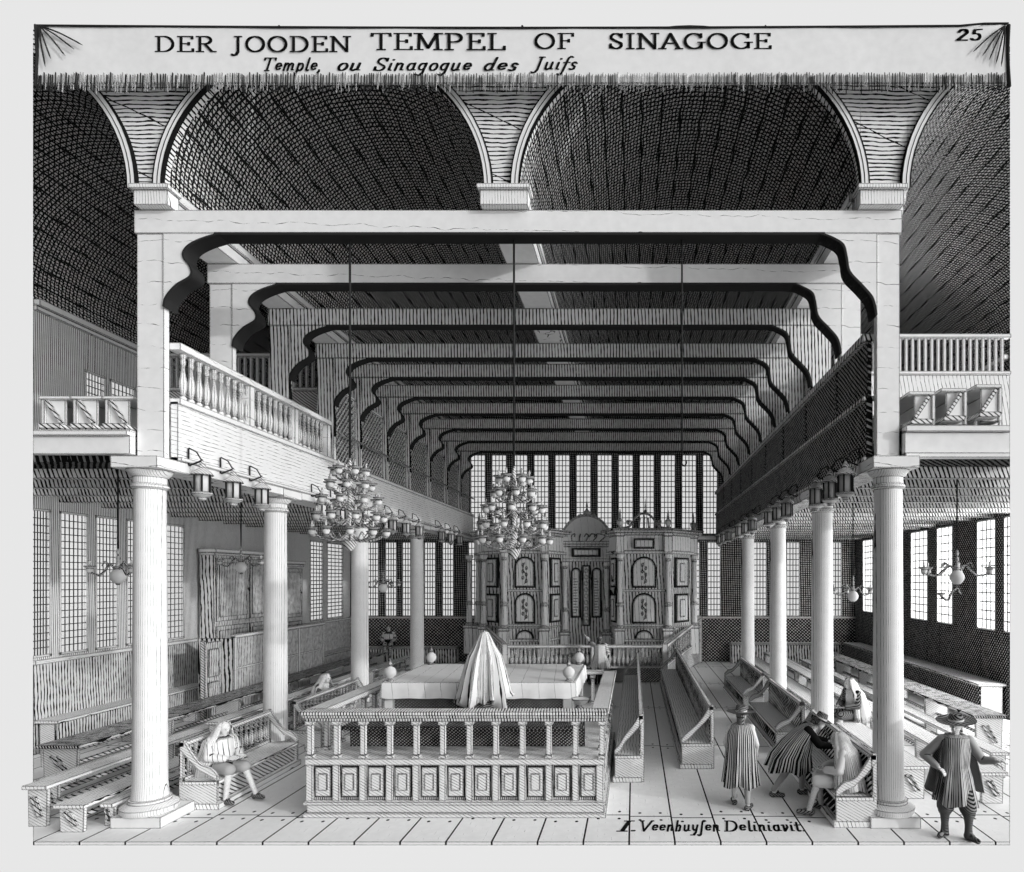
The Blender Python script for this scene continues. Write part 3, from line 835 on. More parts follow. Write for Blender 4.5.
bench('reading_desk', -9.3, -8.93, 9.72, 26.0, .64, 'narrow desk whose near end stands leftmost at the front of the left aisle', 'desk', LG)
bench('bench', -8.63, -8.17, 9.5, 12.6, .43, 'short plank bench standing nearest the front edge at left', 'bench', LG)
bench('bench', -8.14, -7.95, 9.75, 12.7, .36, 'lowest short bench beside the plinth of the front left column', 'bench', LG)
bench('reading_desk', -8.78, -8.45, 13.1, 21.0, .85, 'raised desk starting behind the seated reader beside the second left column', 'desk', LG)
bench('bench', -8.2, -7.88, 13.9, 21.5, .5, 'plank bench behind the panelled bench between second and third left columns', 'bench', LG)
RG = 'long plank seats and desks of the right aisle'
bench('bench', 4.5, 5.06, 10.95, 26.0, .58, 'bench directly behind the right columns, its end beside the front column', 'bench', RG)
bench('bench', 5.8, 6.27, 10.72, 26.0, .54, 'bench behind the man in the broad hat, running back along the aisle', 'bench', RG)
bench('bench', 6.75, 7.1, 12.1, 26.0, .5, 'low bench in front of the wide grooved right-hand desk', 'bench', RG)
bench('reading_desk', 7.4, 8.15, 13.95, 26.3, .8, 'wide grooved plank desk farthest right, below the wall bench', 'desk', RG, LENGTHD)
bench('reading_desk', 5.25, 5.62, 15.3, 26.0, .8, 'tall narrow desk between the two near benches of the right aisle', 'desk', RG)

# panelled benches with open backs beside the columns
def panel_bench(x, ya, yb, s, label, grp, deep=.58, h=1.1, zs=.46, name='panelled_bench', basem=None):
    """s: +1 seat faces +X, back at x; -1 the other way"""
    t = thing(name, label, 'bench', (x, ya, 0), 0, grp); L_ = yb-ya
    MB().box(0, s*deep, 0, L_, zs-.06, zs).obj('seat', LENGTH, t)
    MB().box(.03*s, s*(deep-.06), .03, L_-.03, .1, zs-.06).obj('seat_box', basem or HATCH1, t)
    MB().box(.0, s*(deep+.04), -.02, L_+.02, 0, .1).obj('step', LENGTH, t)
    MB().box(-.05, .03, 0, L_, h-.07, h).obj('top_rail', WOODM, t)
    MB().box(-.03, .02, 0, L_, zs, zs+.06).obj('lower_rail', WOODM, t)
    MB().box(-.045, -.03, 0, L_, zs+.02, h-.06).obj('back_board', CROSSM, t)
    n = min(95, int(L_/.17)); b = None
    for i in range(n):
        y = .1+(L_-.2)*(i+.5)/n
        if b is None: b = bal(h-.07-zs-.06, .95, 7).obj('baluster', WOODM, t, loc=(0, y, zs+.06))
        else: c = b.copy(); COL.objects.link(c); c.location = (0, y, zs+.06)
    for y in (0, L_-.05):
        out = spline([(-.05*s, h), (.02*s, h+.03), (.14*s, h-.16), (.3*s, h-.36), (deep*.8*s, zs+.22), (deep*s, zs+.1)], 4)
        poly = out+[(deep*s, zs), (deep*.75*s, zs+.1), (.3*s, h-.48), (.12*s, h-.3), (-.05*s, h-.1)]
        MB().prism(poly, y, y+.05, 'y').obj('arm', WOODM, t)
        MB().prism([(-.05*s, 0), (deep*s, 0), (deep*s, zs), (.02*s, zs), (.02*s, h-.05), (-.05*s, h-.05)], y+.005, y+.045, 'y').obj('end_board', WOODM, t)
    return t
PG = 'panelled benches with baluster backs along the columns'
panel_bench(-7.42, 10.5, 13.05, 1, 'panelled bench the shawled reader sits on, between the two near left columns', PG)
panel_bench(-7.42, 14.0, 17.2, 1, 'panelled bench between the second and third left columns behind the platform', PG)
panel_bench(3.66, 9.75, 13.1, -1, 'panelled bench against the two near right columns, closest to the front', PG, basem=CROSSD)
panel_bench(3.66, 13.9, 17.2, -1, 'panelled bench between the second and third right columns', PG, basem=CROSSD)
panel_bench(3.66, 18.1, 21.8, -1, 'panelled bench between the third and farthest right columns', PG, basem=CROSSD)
panel_bench(1.55, 12.75, 23.2, -1, 'long pew standing alone in the right half of the nave', None, .6, 1.24, .5, basem=CROSSD)
panel_bench(.14, 11.9, 21.8, -1, 'long pew beside the platform, facing its railing', None, .5, 1.24, .5, basem=CROSSD)

# cupboards and box pew by the left wall
def cupboard(y0, y1, z, label, nd):
    t = thing('cupboard', label, 'cupboard', (XL+.1, y0, 0)); L_ = y1-y0
    MB().box(0, .42, 0, L_, 0, z).obj('body', GRAINY, t)
    MB().box(0, .52, -.04, L_+.04, z, z+.12).box(0, .47, -.02, L_+.02, z-.08, z).obj('cornice', PLAIN, t)
    for i in range(nd):
        a = .08+(L_-.16)*i/nd; b = .08+(L_-.16)*(i+1)/nd-.05
        for (za, zb) in ((.2, z*.52), (z*.55, z-.15)):
            d = MB().box(.42, .46, a, b, za, zb).box(.46, .475, a+.12, b-.12, za+.14, zb-.14).obj('door', GRAINY, t)
            MB().ball((.49, b-.07, (za+zb)/2), .03).obj('knob', IRON, d)
cupboard(18.85, 22.3, 4.55, 'tall cupboard with four grained doors against the left wall', 2)
cupboard(22.45, 23.9, 4.3, 'narrower cupboard beyond the tall one on the left wall', 1)
t = thing('box_pew', 'high wooden box pew in front of the left wall cupboards', 'pew', (-11.3, 17.3, 0))
MB().box(-.05, 0, .8, 6.0, 0, 2.1).obj('side_panel', GRAINY, t)
MB().box(-.09, .05, .75, 6.05, 2.1, 2.2).box(-.07, .02, .8, 6.0, 1.2, 1.27).obj('rail', PLAIN, t)
MB().box(-1.0, 0, 6.0, 6.06, 0, 2.1).obj('end_panel', GRAINX, t)
MB().box(-1.0, .0, .74, .8, 0, 2.1).obj('end_panel', GRAINX, t)
for y in (.75, 2.4, 4.2, 5.9):
    MB().box(-.07, .03, y, y+.12, 0, 2.15).obj('corner_post', PLAIN, t)
d = MB().box(-.3, -.25, -.1, .62, 0, 2.05).box(-.25, -.22, .05, .48, .3, .95).box(-.25, -.22, .05, .48, 1.1, 1.85).obj('door', GRAINY, t)
MB().box(-.32, -.2, -.16, -.1, 0, 2.12).obj('door_post', HATCH1, t)

# ------------------------------------------------------------------ platform (bimah)
bx0, bx1, by0, by1 = -5.24, -.44, 10.13, 14.75
t = thing('reading_platform', 'square railed wooden platform with panelled base in the middle of the nave', 'platform', (bx0, by0, 0))
W, D = bx1-bx0, by1-by0
MB().box(0, W, 0, D, 0, .07).box(.04, W-.04, .04, D-.04, .07, .2).box(.0, W, .0, D, .2, .25).obj('base_step', WOODM, t)
MB().box(.1, W-.1, .1, D-.1, .25, .85).obj('body', ink('panel_ground', .7, [((1, .9, .02), .03, .35)], gate=.05, wob=.003), t)
MB().box(.02, W-.02, .02, D-.02, .83, .93).obj('deck', WOODM, t)
MB().box(0, W, -.02, .2, 1.58, 1.63).box(-.03, W+.03, -.05, .24, 1.63, 1.69).box(.03, W-.03, .03, .17, 1.52, 1.58).obj('front_rail', ink('rail_hatched', .8, [((1, .1, .02), .045, .3)], gate=.15), t)
for (xa, xb) in ((0, .22), (W-.22, W)):
    MB().box(xa-.03, xb+.03, .2, D, 1.6, 1.69).obj('side_rail', WOODM, t)
MB().box(0, W*.18, D-.2, D, 1.6, 1.69).box(W*.62, W, D-.2, D, 1.6, 1.69).obj('back_rail', WOODM, t)
xs = [0.07+(W-.14)*i/11 for i in range(12)]
SQ = [(.055, 0), (.055, .04), (.036, .06), (.04, .3), (.034, .5), (.05, .52), (.055, .56), (.055, .6)]
b = None
def sqb(m, z0, h, w_):
    m.box(-w_*1.5, w_*1.5, -w_*1.5, w_*1.5, z0, z0+.05).box(-w_, w_, -w_, w_, z0+.05, z0+h-.07).box(-w_*1.6, w_*1.6, -w_*1.6, w_*1.6, z0+h-.07, z0+h); return m
for i, x in enumerate(xs):
    if b is None: b = sqb(MB(), 0, .6, .04).obj('baluster', WOODM, t, loc=(x, .1, .93))
    else: c = b.copy(); COL.objects.link(c); c.location = (x, .1, .93)
for x in (.1, W-.1):
    for k in range(1, 10):
        c = b.copy(); COL.objects.link(c); c.location = (x, .1+(D-.2)*k/9, .93); c.scale = (1, 1, 1.1)
for x in [W*.64+W*.34*k/4 for k in range(4)]+[.15*W*k/2+.12 for k in range(2)]:
    c = b.copy(); COL.objects.link(c); c.location = (x, D-.1, .93); c.scale = (1, 1, 1.1)
def bpanel(x0, x1, face):
    """pilaster strips and raised panel"""
    m = MB(); q = (x1-x0)
    def B(a, b_, d0, d1, z0, z1):
        if face == 'f': m.box(a, b_, .1-d1, .1-d0, z0, z1)
        elif face == 'r': m.box(W-.1+d0, W-.1+d1, a, b_, z0, z1)
        else: m.box(.1-d1, .1-d0, a, b_, z0, z1)
    B(x0+q*.22, x1-q*.22, 0, .03, .32, .78); B(x0+q*.34, x1-q*.34, .03, .05, .42, .68)
    m.obj('raised_panel', WOODM, t)
    m = MB(); B(x0+q*.22-.018, x1-q*.22+.018, 0, .012, .3, .8); m.obj('panel_outline', IRON, t)
    m = MB()
    def B(a, b_, d0, d1, z0, z1):
        if face == 'f': m.box(a, b_, .1-d1, .1-d0, z0, z1)
        elif face == 'r': m.box(W-.1+d0, W-.1+d1, a, b_, z0, z1)
        else: m.box(.1-d1, .1-d0, a, b_, z0, z1)
    B(x0-.05, x0+.05, 0, .05, .25, .83)
    m.obj('pilaster', WOODM, t)
for i in range(11): bpanel(xs[i], xs[i+1], 'f')
for i in range(9):
    bpanel(.15+(D-.3)*i/9, .15+(D-.3)*(i+1)/9, 'r'); bpanel(.15+(D-.3)*i/9, .15+(D-.3)*(i+1)/9, 'l')
MB().box(W-.16, W-.05, .04, .1, .25, .83).obj('pilaster', WOODM, t)
MB().box(.4, W-.4, .45, .8, 1.28, 1.34).box(.4, W-.4, .78, .83, .93, 1.34).obj('inner_bench', CROSSN, t)  # dark tone stands in for the shade behind the balusters

# draped table on the platform
tx0, tx1, ty0, ty1, tz = -4.66, -1.12, 11.85, 14.35, 1.86
t = thing('draped_table', 'large table under a white cloth standing on the railed platform', 'table', (tx0, ty0, .93))
W2, D2 = tx1-tx0, ty1-ty0; H2 = tz-.93
MB().box(.06, W2-.06, .06, D2-.06, 0, H2-.05).obj('recess_shade', CROSSN, t)  # dark block put in as the shade of the recess under the table
for (x, y) in ((0.02, .02), (W2-.2, .02), (.02, D2-.2), (W2-.2, D2-.2)):
    MB().box(x, x+.18, y, y+.18, 0, H2-.04).obj('leg', WHITE, t)
# cloth with a hanging valance
m = MB()
per = []
n = 26
for i in range(n): per.append((W2*i/n, 0, 0, -1))
for i in range(n): per.append((W2, D2*i/n, 1, 0))
for i in range(n): per.append((W2-W2*i/n, D2, 0, 1))
for i in range(n): per.append((0, D2-D2*i/n, -1, 0))
rings = []
for (off, z, wv) in ((-.2, H2+.012, 0), (0.03, H2+.01, 0), (.05, H2-.02, .004), (.06, H2-.14, .012), (.065, H2-.27, .02)):
    rings.append([(x+nx*(off+wv*sin(i*1.9)), y+ny*(off+wv*sin(i*1.9)), z-(.02*abs(sin(i*.8)) if z < H2-.2 else 0)) for i, (x, y, nx, ny) in enumerate(per)])
m.loft(rings, True, False)
m.box(0, W2, 0, D2, H2, H2+.012)
m.obj('cloth', CLOTH, t)
FIN = [(.0, 0), (.07, 0), (.07, .02), (.04, .04), (.05, .06), (.1, .11), (.115, .17), (.09, .235), (.04, .27), (.03, .29), (.045, .31), (.02, .35), (.008, .42), (.001, .44)]
f0 = None
for (x, y, lab) in ((tx0+.1, ty0+.12, 'front left'), (tx1-.1, ty0+.12, 'front right'), (tx0+.15, ty1-.12, 'back left'), (tx1-.1, ty1-.12, 'back right')):
    l = 'turned ball finial on the %s corner of the draped table' % lab
    if f0 is None: f0 = tag(MB().lathe(FIN, n=16).obj('ball_finial', METALP), l, 'finial', 'ball finials on the draped table'); f0.location = (x, y, tz+.012)
    else: dup(f0, (x, y, tz+.012), None, l)
# lampstand in the back right corner of the platform
t = thing('candle_stand', 'turned stand with a shallow bowl in the right corner of the platform', 'stand', (-.95, 11.4, .93))
MB().lathe([(.12, 0), (.12, .04), (.05, .08), (.03, .2), (.06, .3), (.03, .4), (.03, .52), (.06, .56), (.03, .6)], n=14).obj('stem', METAL, t)
MB().lathe([(.03, .6), (.12, .66), (.17, .72), (.165, .73), (.02, .68)], n=16).obj('bowl', METALP, t)

# ------------------------------------------------------------------ ark
AY = 26.0
at = thing('ark', 'carved wooden ark of three bays with a domed centre against the end wall', 'ark', (0, AY, 0))
def P3(px, dy): return PX(px, AY+dy)
A = P3(480, 1.5); Bq = P3(505, 0); Cq = P3(545, 0); Dq = P3(563, 1.5); Eq = P3(610, 1.5); Fq = P3(620, 0); Gq = P3(668, 0); Hq = P3(693, 1.5)
# plan outlines of the bays
def bay(pts, zb, zt, name='bay', mat=GOLDW):
    return MB().prism(pts, zb, zt, 'z').obj(name, mat, at)
left_plan = [(A, 1.5), (Bq, 0), (Cq, 0), (Dq, 1.5), (Dq, 2.4), (A, 2.4)]
right_plan = [(Eq, 1.5), (Fq, 0), (Gq, 0), (Hq, 1.5), (Hq, 2.4), (Eq, 2.4)]
mid_plan = [(Dq, 1.45), (Eq, 1.45), (Eq, 2.4), (Dq, 2.4)]
def grow(pl, d):
    cx = sum(p[0] for p in pl)/len(pl)
    return [(cx+(x-cx)*(1+d/1.2), y-d if y < 2 else y) for (x, y) in pl]
SZ = (1.25, 4.75, 6.0)   # base, capital line, top of the side bays
bay(left_plan, .55, 5.0, 'left_bay'); bay(right_plan, .55, 5.0, 'right_bay'); bay(mid_plan, .55, 4.6, 'centre_bay')
for pl in (left_plan, right_plan):
    m = MB()
    for (d, z0, z1) in ((.06, 1.2, 1.32), (.1, 1.75, 1.82)):
        MB().prism(grow(pl, d), z0, z1, 'z').obj('base_moulding', GOLDP, at)
    for (d, z0, z1) in ((.12, 4.78, 4.9), (.05, 4.9, 5.55), (.16, 5.55, 5.64), (.24, 5.64, 5.74), (.28, 5.74, 5.8)):
        m.prism(grow(pl, d), z0, z1, 'z')
    m.obj('entablature', GOLDP, at)
m = MB()
for (d, z0, z1) in ((.03, 4.5, 4.62), (.02, 4.62, 5.15), (.1, 5.15, 5.25), (.14, 5.25, 5.36)):
    m.prism([(Dq-d*.3, 1.45-d), (Eq+d*.3, 1.45-d), (Eq, 2.4), (Dq, 2.4)], z0, z1, 'z')
m.obj('entablature', GOLDP, at)
# dome over the centre
cx = (Dq+Eq)/2; R_ = (Eq-Dq)/2*1.02
out = [(cx-R_*cos(pi*i/20), 5.36+R_*1.06*sin(pi*i/20)) for i in range(21)]
MB().prism(out, 1.35, 2.2, 'y').obj('dome', CLOTH, at)
m = MB()
o2 = [(cx-(R_+.07)*cos(pi*i/20), 5.36+(R_+.07)*1.06*sin(pi*i/20)) for i in range(21)]
for i in range(20): m.prism([out[i], out[i+1], o2[i+1], o2[i]], 1.28, 2.25, 'y')
m.obj('dome_moulding', GOLDP, at)
m = MB()
for i in range(5):
    q = -.6+i*.3; m.tube(spline([(cx+q, 1.3, 5.38), (cx+q*1.2+.1, 1.28, 5.6), (cx+q*.8, 1.27, 5.68), (cx+q*.7-.08, 1.28, 5.55)], 4), .028, 5)
m.obj('carved_foliage', HATCH1, at)
m = MB().ball((cx, 1.7, 5.36+R_*1.06+.14), .16).ball((cx-.28, 1.7, 5.36+R_*1.06), .13).ball((cx+.28, 1.7, 5.36+R_*1.06), .13).lathe([(.08, 0), (.03, .12), (.05, .2), (.005, .5)], (cx, 1.7, 5.36+R_*1.06+.25), 8)
m.obj('crown_finial', METALP, at)
# free standing columns of the ark
CP = [(.13, 0), (.13, .06), (.09, .1), (.1, .14), (.09, .9), (.12, .94), (.12, 1.0), (.085, 1.04), (.075, 2.75), (.1, 2.78), (.08, 2.84), (.14, 2.96), (.14, 3.05)]
c0 = None
def arkcol(x, y, z0, h):
    global c0
    if c0 is None: c0 = MB().lathe([(r*1.25, z) for r, z in CP], n=12).obj('ark_column', GOLDP, at, loc=(x, y, z0))
    else:
        c = c0.copy(); COL.objects.link(c); c.location = (x, y, z0); c.scale = (1, 1, h/3.05)
    MB().box(x-.2, x+.2, y-.17, y+.17, .55, z0).box(x-.24, x+.24, y-.2, y+.2, z0-.1, z0).obj('column_pedestal', GOLDP, at)
for (x, y, z0, h) in ((Bq, -.15, 1.78, 3.0), (Cq, -.15, 1.78, 3.0), (Fq, -.15, 1.78, 3.0), (Gq, -.15, 1.78, 3.0), (Hq+.05, 1.35, 1.78, 3.0), (A-.05, 1.35, 1.78, 3.0), (Dq+.12, 1.2, 1.5, 3.0), (Eq-.12, 1.2, 1.5, 3.0), (A+.35, .7, 1.78, 3.0), (A-.45, 1.45, 1.78, 3.0)):
    arkcol(x, y, z0, h)
# blocks over the columns, and spires
for (x, y) in ((Bq, -.12), (Cq, -.12), (Fq, -.12), (Gq, -.12), (Hq, 1.3), (A, 1.3)):
    MB().box(x-.17, x+.17, y-.12, y+.12, 4.83, 5.6).box(x-.2, x+.2, y-.15, y+.15, 5.5, 5.62).obj('entablature_block', GOLDP, at)
    MB().lathe([(.14, 0), (.14, .06), (.06, .1), (.13, .22), (.13, .32), (.05, .4), (.06, .44), (.01, .8)], (x, y+.1, 5.8), 10).obj('spire', GOLDP, at)
# arched panels
def arched(x0, x1, y, z0, z1, m, mm, dy=-.02, ang=None):
    c = (x0+x1)/2; r = (x1-x0)/2; zz = z1-r
    pts = [(x0, z0), (x1, z0)]+[(c+r*cos(pi*i/10), zz+r*sin(pi*i/10)) for i in range(11)]
    m.prism(pts, y, y+.1, 'y')
    r2 = r-.07; p2 = [(c-r2, z0+.07), (c+r2, z0+.07)]+[(c+r2*cos(pi*i/10), zz+r2*sin(pi*i/10)) for i in range(11)]
    mm.prism(p2, y-.03, y, 'y')
    return c, r2
for (a, b_) in ((Bq, Cq), (Fq, Gq)):
    w_ = b_-a; x0 = a+w_*.24; x1 = b_-w_*.24
    for (z0, z1) in ((3.4, 4.68), (1.95, 3.2)):
        m = MB(); mm = MB(); c, r2 = arched(x0, x1, -.05, z0, z1, m, mm)
        m.obj('arch_frame', IRON, at); mm.obj('arched_door', GOLDP, at)
        q = MB()
        for k in range(6):
            zz = z0+.28+(z1-z0-.5)*k/6; q.ball((c+.07*(-1)**k, -.09, zz), (.06, .03, .09), 6, 4)
        q.tube(spline([(c, -.09, z0+.15), (c+.08, -.1, z0+.5), (c-.06, -.1, z0+.75), (c, -.09, z1-.25)], 4), .02, 5)
        q.obj('carved_ornament', HATCH1, at)
    MB().box(a+.1, b_-.1, -.09, 0, 3.24, 3.34).obj('ledge', GOLDP, at); MB().box(a+.1, b_-.1, -.1, 0, 1.84, 1.93).obj('ledge', GOLDP, at)
    m = MB(); mm = MB()
    c = (a+b_)/2; pts = [(c+.38*cos(pi*i/12), 1.34+.36*sin(pi*i/12)) for i in range(13)]
    m.prism(pts, -.1, 0, 'y').obj('lunette', IRON, at)
    pts = [(c+.31*cos(pi*i/12), 1.34+.3*sin(pi*i/12)) for i in range(13)]
    mm.prism(pts, -.12, -.1, 'y').obj('lunette_panel', GOLDP, at)
    MB().box(c-.42, c+.42, -.2, -.1, 4.98, 5.4).obj('frieze_frame', IRON, at); MB().box(c-.36, c+.36, -.22, -.18, 5.04, 5.34).obj('frieze_panel', GOLDP, at)
    # broken pediment scrolls
    m = MB()
    for s in (-1, 1):
        m.tube(spline([(c+s*.85, .1, 5.84), (c+s*.6, .05, 5.9), (c+s*.5, .05, 6.08), (c+s*.68, .05, 6.12), (c+s*.62, .05, 5.98)], 5), .05, 6)
        m.tube(spline([(c+s*.45, .05, 5.84), (c+s*.42, .05, 6.15), (c+s*.2, .05, 6.38), (c, .05, 6.42)], 5), .05, 6)
    m.tube([(c, .05, 5.84), (c, .05, 6.35)], .05, 6).tube([(c-.2, .05, 5.84), (c-.16, .05, 6.25)], .04, 6).tube([(c+.2, .05, 5.84), (c+.16, .05, 6.25)], .04, 6)
    m.obj('pediment_scrolls', GOLDP, at)
    MB().lathe([(.05, 0), (.07, .1), (.02, .2), (.03, .3), (.005, .65)], (c+.05, .05, 6.4), 8).obj('spire', GOLDP, at)
# splayed side panels
def side_panel(pa, pb, z0, z1, name='side_panel'):
    (xa, ya), (xb, yb) = pa, pb
    d = Vector((xb-xa, yb-ya, 0)); L_ = d.length; d.normalize(); nrm = Vector((d.y, -d.x, 0))
    c = Vector((xa, ya, (z0+z1)/2))+d*L_/2
    MB().obox(c+nrm*.03, d*L_*.27, nrm*.03, Vector((0, 0, (z1-z0)/2))).obj('panel_frame', IRON, at)
    MB().obox(c+nrm*.06, d*L_*.21, nrm*.03, Vector((0, 0, (z1-z0)/2-.07))).obox(c+nrm*.09, d*L_*.1, nrm*.02, Vector((0, 0, (z1-z0)/2-.25))).obj(name, GOLDP, at)
for (pa, pb) in (((Cq, 0), (Dq, 1.5)), ((Gq, 0), (Hq, 1.5)), ((A, 1.5), (Bq, 0)), ((Eq, 1.5), (Fq, 0))):
    side_panel(pa, pb, 3.4, 4.65); side_panel(pa, pb, 1.95, 3.15)
# centre doors with tablets
for (x0, x1) in ((Dq+.35, Dq+.78), (Eq-.78, Eq-.35)):
    m = MB(); mm = MB(); c, r2 = arched(x0, x1, 1.38, 2.1, 4.25, m, mm); m.obj('arch_frame', IRON, at); mm.obj('tablet', GOLDP, at)
    q = MB()
    for k in range(13): q.box(c-r2*.7, c+r2*.6*((k % 3)+1)/3, 1.33, 1.36, 2.3+k*.12, 2.34+k*.12)
    q.obj('rows_of_lettering', HATCH1, at)
c = (Dq+Eq)/2
MB().box(c-.17, c+.17, 1.34, 1.45, 1.75, 4.35).obj('door_frame', IRON, at)
q = MB().box(c-.12, c+.12, 1.31, 1.36, 1.8, 4.3)
for k in range(9): q.ball((c, 1.3, 1.95+k*.27), (.07, .03, .09), 6, 4)
q.obj('centre_strip', GOLDP, at)
MB().box(c-.62, c+.62, 1.28, 1.34, 4.7, 5.08).obj('frieze_frame', IRON, at); MB().box(c-.52, c+.52, 1.25, 1.3, 4.77, 5.01).obj('frieze_panel', GOLDP, at)

# steps and balustrade in front of the ark
y0 = 23.2
t = thing('ark_platform', 'raised platform the ark stands on, fenced in front by balusters', 'platform', (0, y0, 0))
xl, xr, xl2, xr2 = PX(505, y0), PX(665, y0), PX(478, 29), PX(699, 29)
MB().prism([(xl, .1), (xr, .1), (xr2-.2, 5.5), (xl2+.2, 5.5)], 0, .55, 'z').obj('base', CROSSM, t)
MB().box(xl, xr, .0, .18, 1.26, 1.37).box(xl, xr, .02, .16, .52, .6).obj('front_rail', PLAIN, t)
for x in (xl, xr, PX(594, y0), PX(604, y0)):
    MB().box(x-.1, x+.1, -.02, .2, 0, 1.42).obj('rail_post', PLAIN, t)
b = None; n = 34
for i in range(n):
    x = xl+.15+(xr-xl-.3)*(i+.5)/n
    if b is None: b = bal(.66, 1.3, 7).obj('baluster', PLAIN, t, loc=(x, .09, .6))
    else: c = b.copy(); COL.objects.link(c); c.location = (x, .09, .6)
for (xa, xb) in ((xl, xl2), (xr, xr2)):
    MB().bar((xa, .1, 1.32), (xb, 5.6, 1.95), .16, .12).bar((xa, .1, .6), (xb, 5.6, 1.0), .14, .1).obj('side_rail', PLAIN, t)
    MB().prism([(0, 0), (1, 0), (1, 1), (0, 1)], 0, .001, 'z') if False else None
    m = MB(); m.add([(xa-.03, .1, 0), (xb-.03, 5.6, 0), (xb-.03, 5.6, .98), (xa-.03, .1, .58), (xa+.03, .1, 0), (xb+.03, 5.6, 0), (xb+.03, 5.6, .98), (xa+.03, .1, .58)], [(0, 1, 2, 3), (7, 6, 5, 4), (0, 4, 5, 1), (1, 5, 6, 2), (2, 6, 7, 3), (3, 7, 4, 0)])
    m.obj('side_board', HATCH1, t)
    for i in range(14):
        u = (i+.5)/14; c = b.copy(); COL.objects.link(c); c.location = (xa+(xb-xa)*u, .1+5.5*u, .64+.38*u); c.scale = (1, 1, 1.0+.2*u)
    MB().box(xb-.12, xb+.12, 5.5, 5.72, 0, 2.1).obj('rail_post', PLAIN, t)

# ------------------------------------------------------------------ chandeliers
def big_chandelier(px, zb, label, rodtop=BM-.03):
    y = 10.16; x = PX(px, y)
    t = thing('chandelier', label, 'chandelier', (x, y, zb), 0, 'brass crown chandeliers of the nave')
    H = 1.5
    MB().tube([(0, 0, H-.05), (0, 0, rodtop-zb)], .018, 6).obj('rod', IRON, t)
    MB().lathe([(.001, 0), (.05, .04), (.09, .1), (.12, .18), (.09, .27), (.04, .32), (.06, .38), (.08, .46), (.04, .54), (.03, .62), (.06, .7), (.06, .76), (.03, .84), (.025, .98), (.05, 1.06), (.03, 1.14), (.02, 1.3), (.04, 1.36), (.02, 1.44), (.015, 1.5)], n=14).obj('stem', METAL, t)
    proto = None
    for (z, R, n, ph) in ((.28, .56, 10, .1), (.52, .5, 9, .4), (.78, .44, 8, .1), (1.02, .32, 7, .5), (1.24, .24, 6, .2)):
        pr = None
        for k in range(n):
            a = ph+2*pi*k/n
            if pr is None:
                p = spline([(.03, 0, .02), (R*.35, 0, -.1), (R*.7, 0, -.08), (R*.95, 0, -.0), (R, 0, .03)], 4)
                pr = MB().tube(p, .014, 5).tube(spline([(R*.35, 0, -.08), (R*.5, 0, .03), (R*.62, 0, -.02)], 3), .009, 4).obj('arm', METAL, t, loc=(0, 0, z)); pr.rotation_euler = (0, 0, a)
                q = MB().lathe([(.001, -.085), (.035, -.075), (.058, -.03), (.058, .0), (.04, .015), (.085, .035), (.092, .05), (.03, .045)], (R, 0, .04), 12).obj('drip_bowl', METALP, pr)
                MB().lathe([(.016, .03), (.016, .13), (.004, .14)], (R, 0, .05), 8).obj('candle', CANDLE, pr)
            else:
                c = pr.copy(); COL.objects.link(c); c.rotation_euler = (0, 0, a)
                for ch in pr.children:
                    d = ch.copy(); COL.objects.link(d); d.parent = c
    return t
big_chandelier(350, PZ(552, 10.16), 'many-armed crown chandelier hanging over the left side of the nave')
big_chandelier(514, PZ(560, 10.16), 'many-armed crown chandelier hanging in front of the end wall windows')
t = thing('hanging_rod', 'bare chandelier rod ending in a hook, right of the ark', 'rod', (PX(682, 10.16), 10.16, PZ(464, 10.16)))
H = BM-PZ(464, 10.16)
MB().tube([(0, 0, .05), (0, 0, H)], .016, 6).obj('rod', IRON, t)
MB().tube(spline([(0, 0, .06), (.0, 0, .0), (.04, 0, -.03), (.07, 0, .02), (.06, 0, .06)], 4), .014, 6).obj('hook', IRON, t)

def small_chandelier(px, py, Y, label, arms, R=.4, low=False, ztop=5.68):
    if px > 600: ztop = 5.72
    x, z = PX(px, Y), PZ(py, Y)
    t = thing('aisle_chandelier', label, 'chandelier', (x, Y, z), 0, 'small brass chandeliers of the aisles')
    MB().tube([(0, 0, .4), (0, 0, ztop-z)], .014, 6).obj('rod', IRON, t)
    MB().lathe([(.001, -.16), (.03, -.15), (.03, -.13), (.07, -.11), (.115, -.04), (.12, .02), (.08, .09), (.035, .12), (.05, .16), (.03, .2), (.02, .26), (.035, .3), (.015, .36), (.03, .4), (.005, .5)], n=16).obj('ball_stem', METALP, t)
    for a in arms:
        a = radians(a)
        p = spline([(.05, 0, .12), (.14, 0, .2), (R*.45, 0, .1), (R*.65, 0, .02), (R*.95, 0, .06), (R, 0, .1)], 4)
        m = MB().tube(p, .018, 6).tube(spline([(.15, 0, .18), (.22, 0, .25), (.27, 0, .17)], 3), .012, 5).obj('arm', METAL, t); m.rotation_euler = (0, 0, a)
        MB().lathe([(.001, -.09), (.035, -.08), (.055, -.03), (.05, .0), (.085, .03), (.085, .045), (.03, .04)], (R, 0, .13), 12).obj('drip_bowl', METALP, m)
        MB().lathe([(.018, .04), (.018, .12), (.004, .14)], (R, 0, .13), 8).obj('candle', CANDLE, m)
    if low:
        m = MB().tube(spline([(.06, 0, -.3), (.0, 0, -.2), (-.1, 0, -.28), (-.16, 0, -.4), (-.28, 0, -.32)], 4), .02, 6).tube([(0, 0, -.22), (0, 0, -.12)], .012, 5).obj('arm', METAL, t, 'lower single arm')
        MB().lathe([(.001, -.04), (.05, -.02), (.07, .02), (.03, .02)], (-.28, 0, -.29), 12).obj('drip_bowl', METALP, m)
small_chandelier(118, 576, 10.9, 'small brass chandelier left of the front left column', (180, 60, -30), .48)
small_chandelier(241, 567, 14.3, 'small brass chandelier hanging before the tall cupboard', (175, -10, 70), .5)
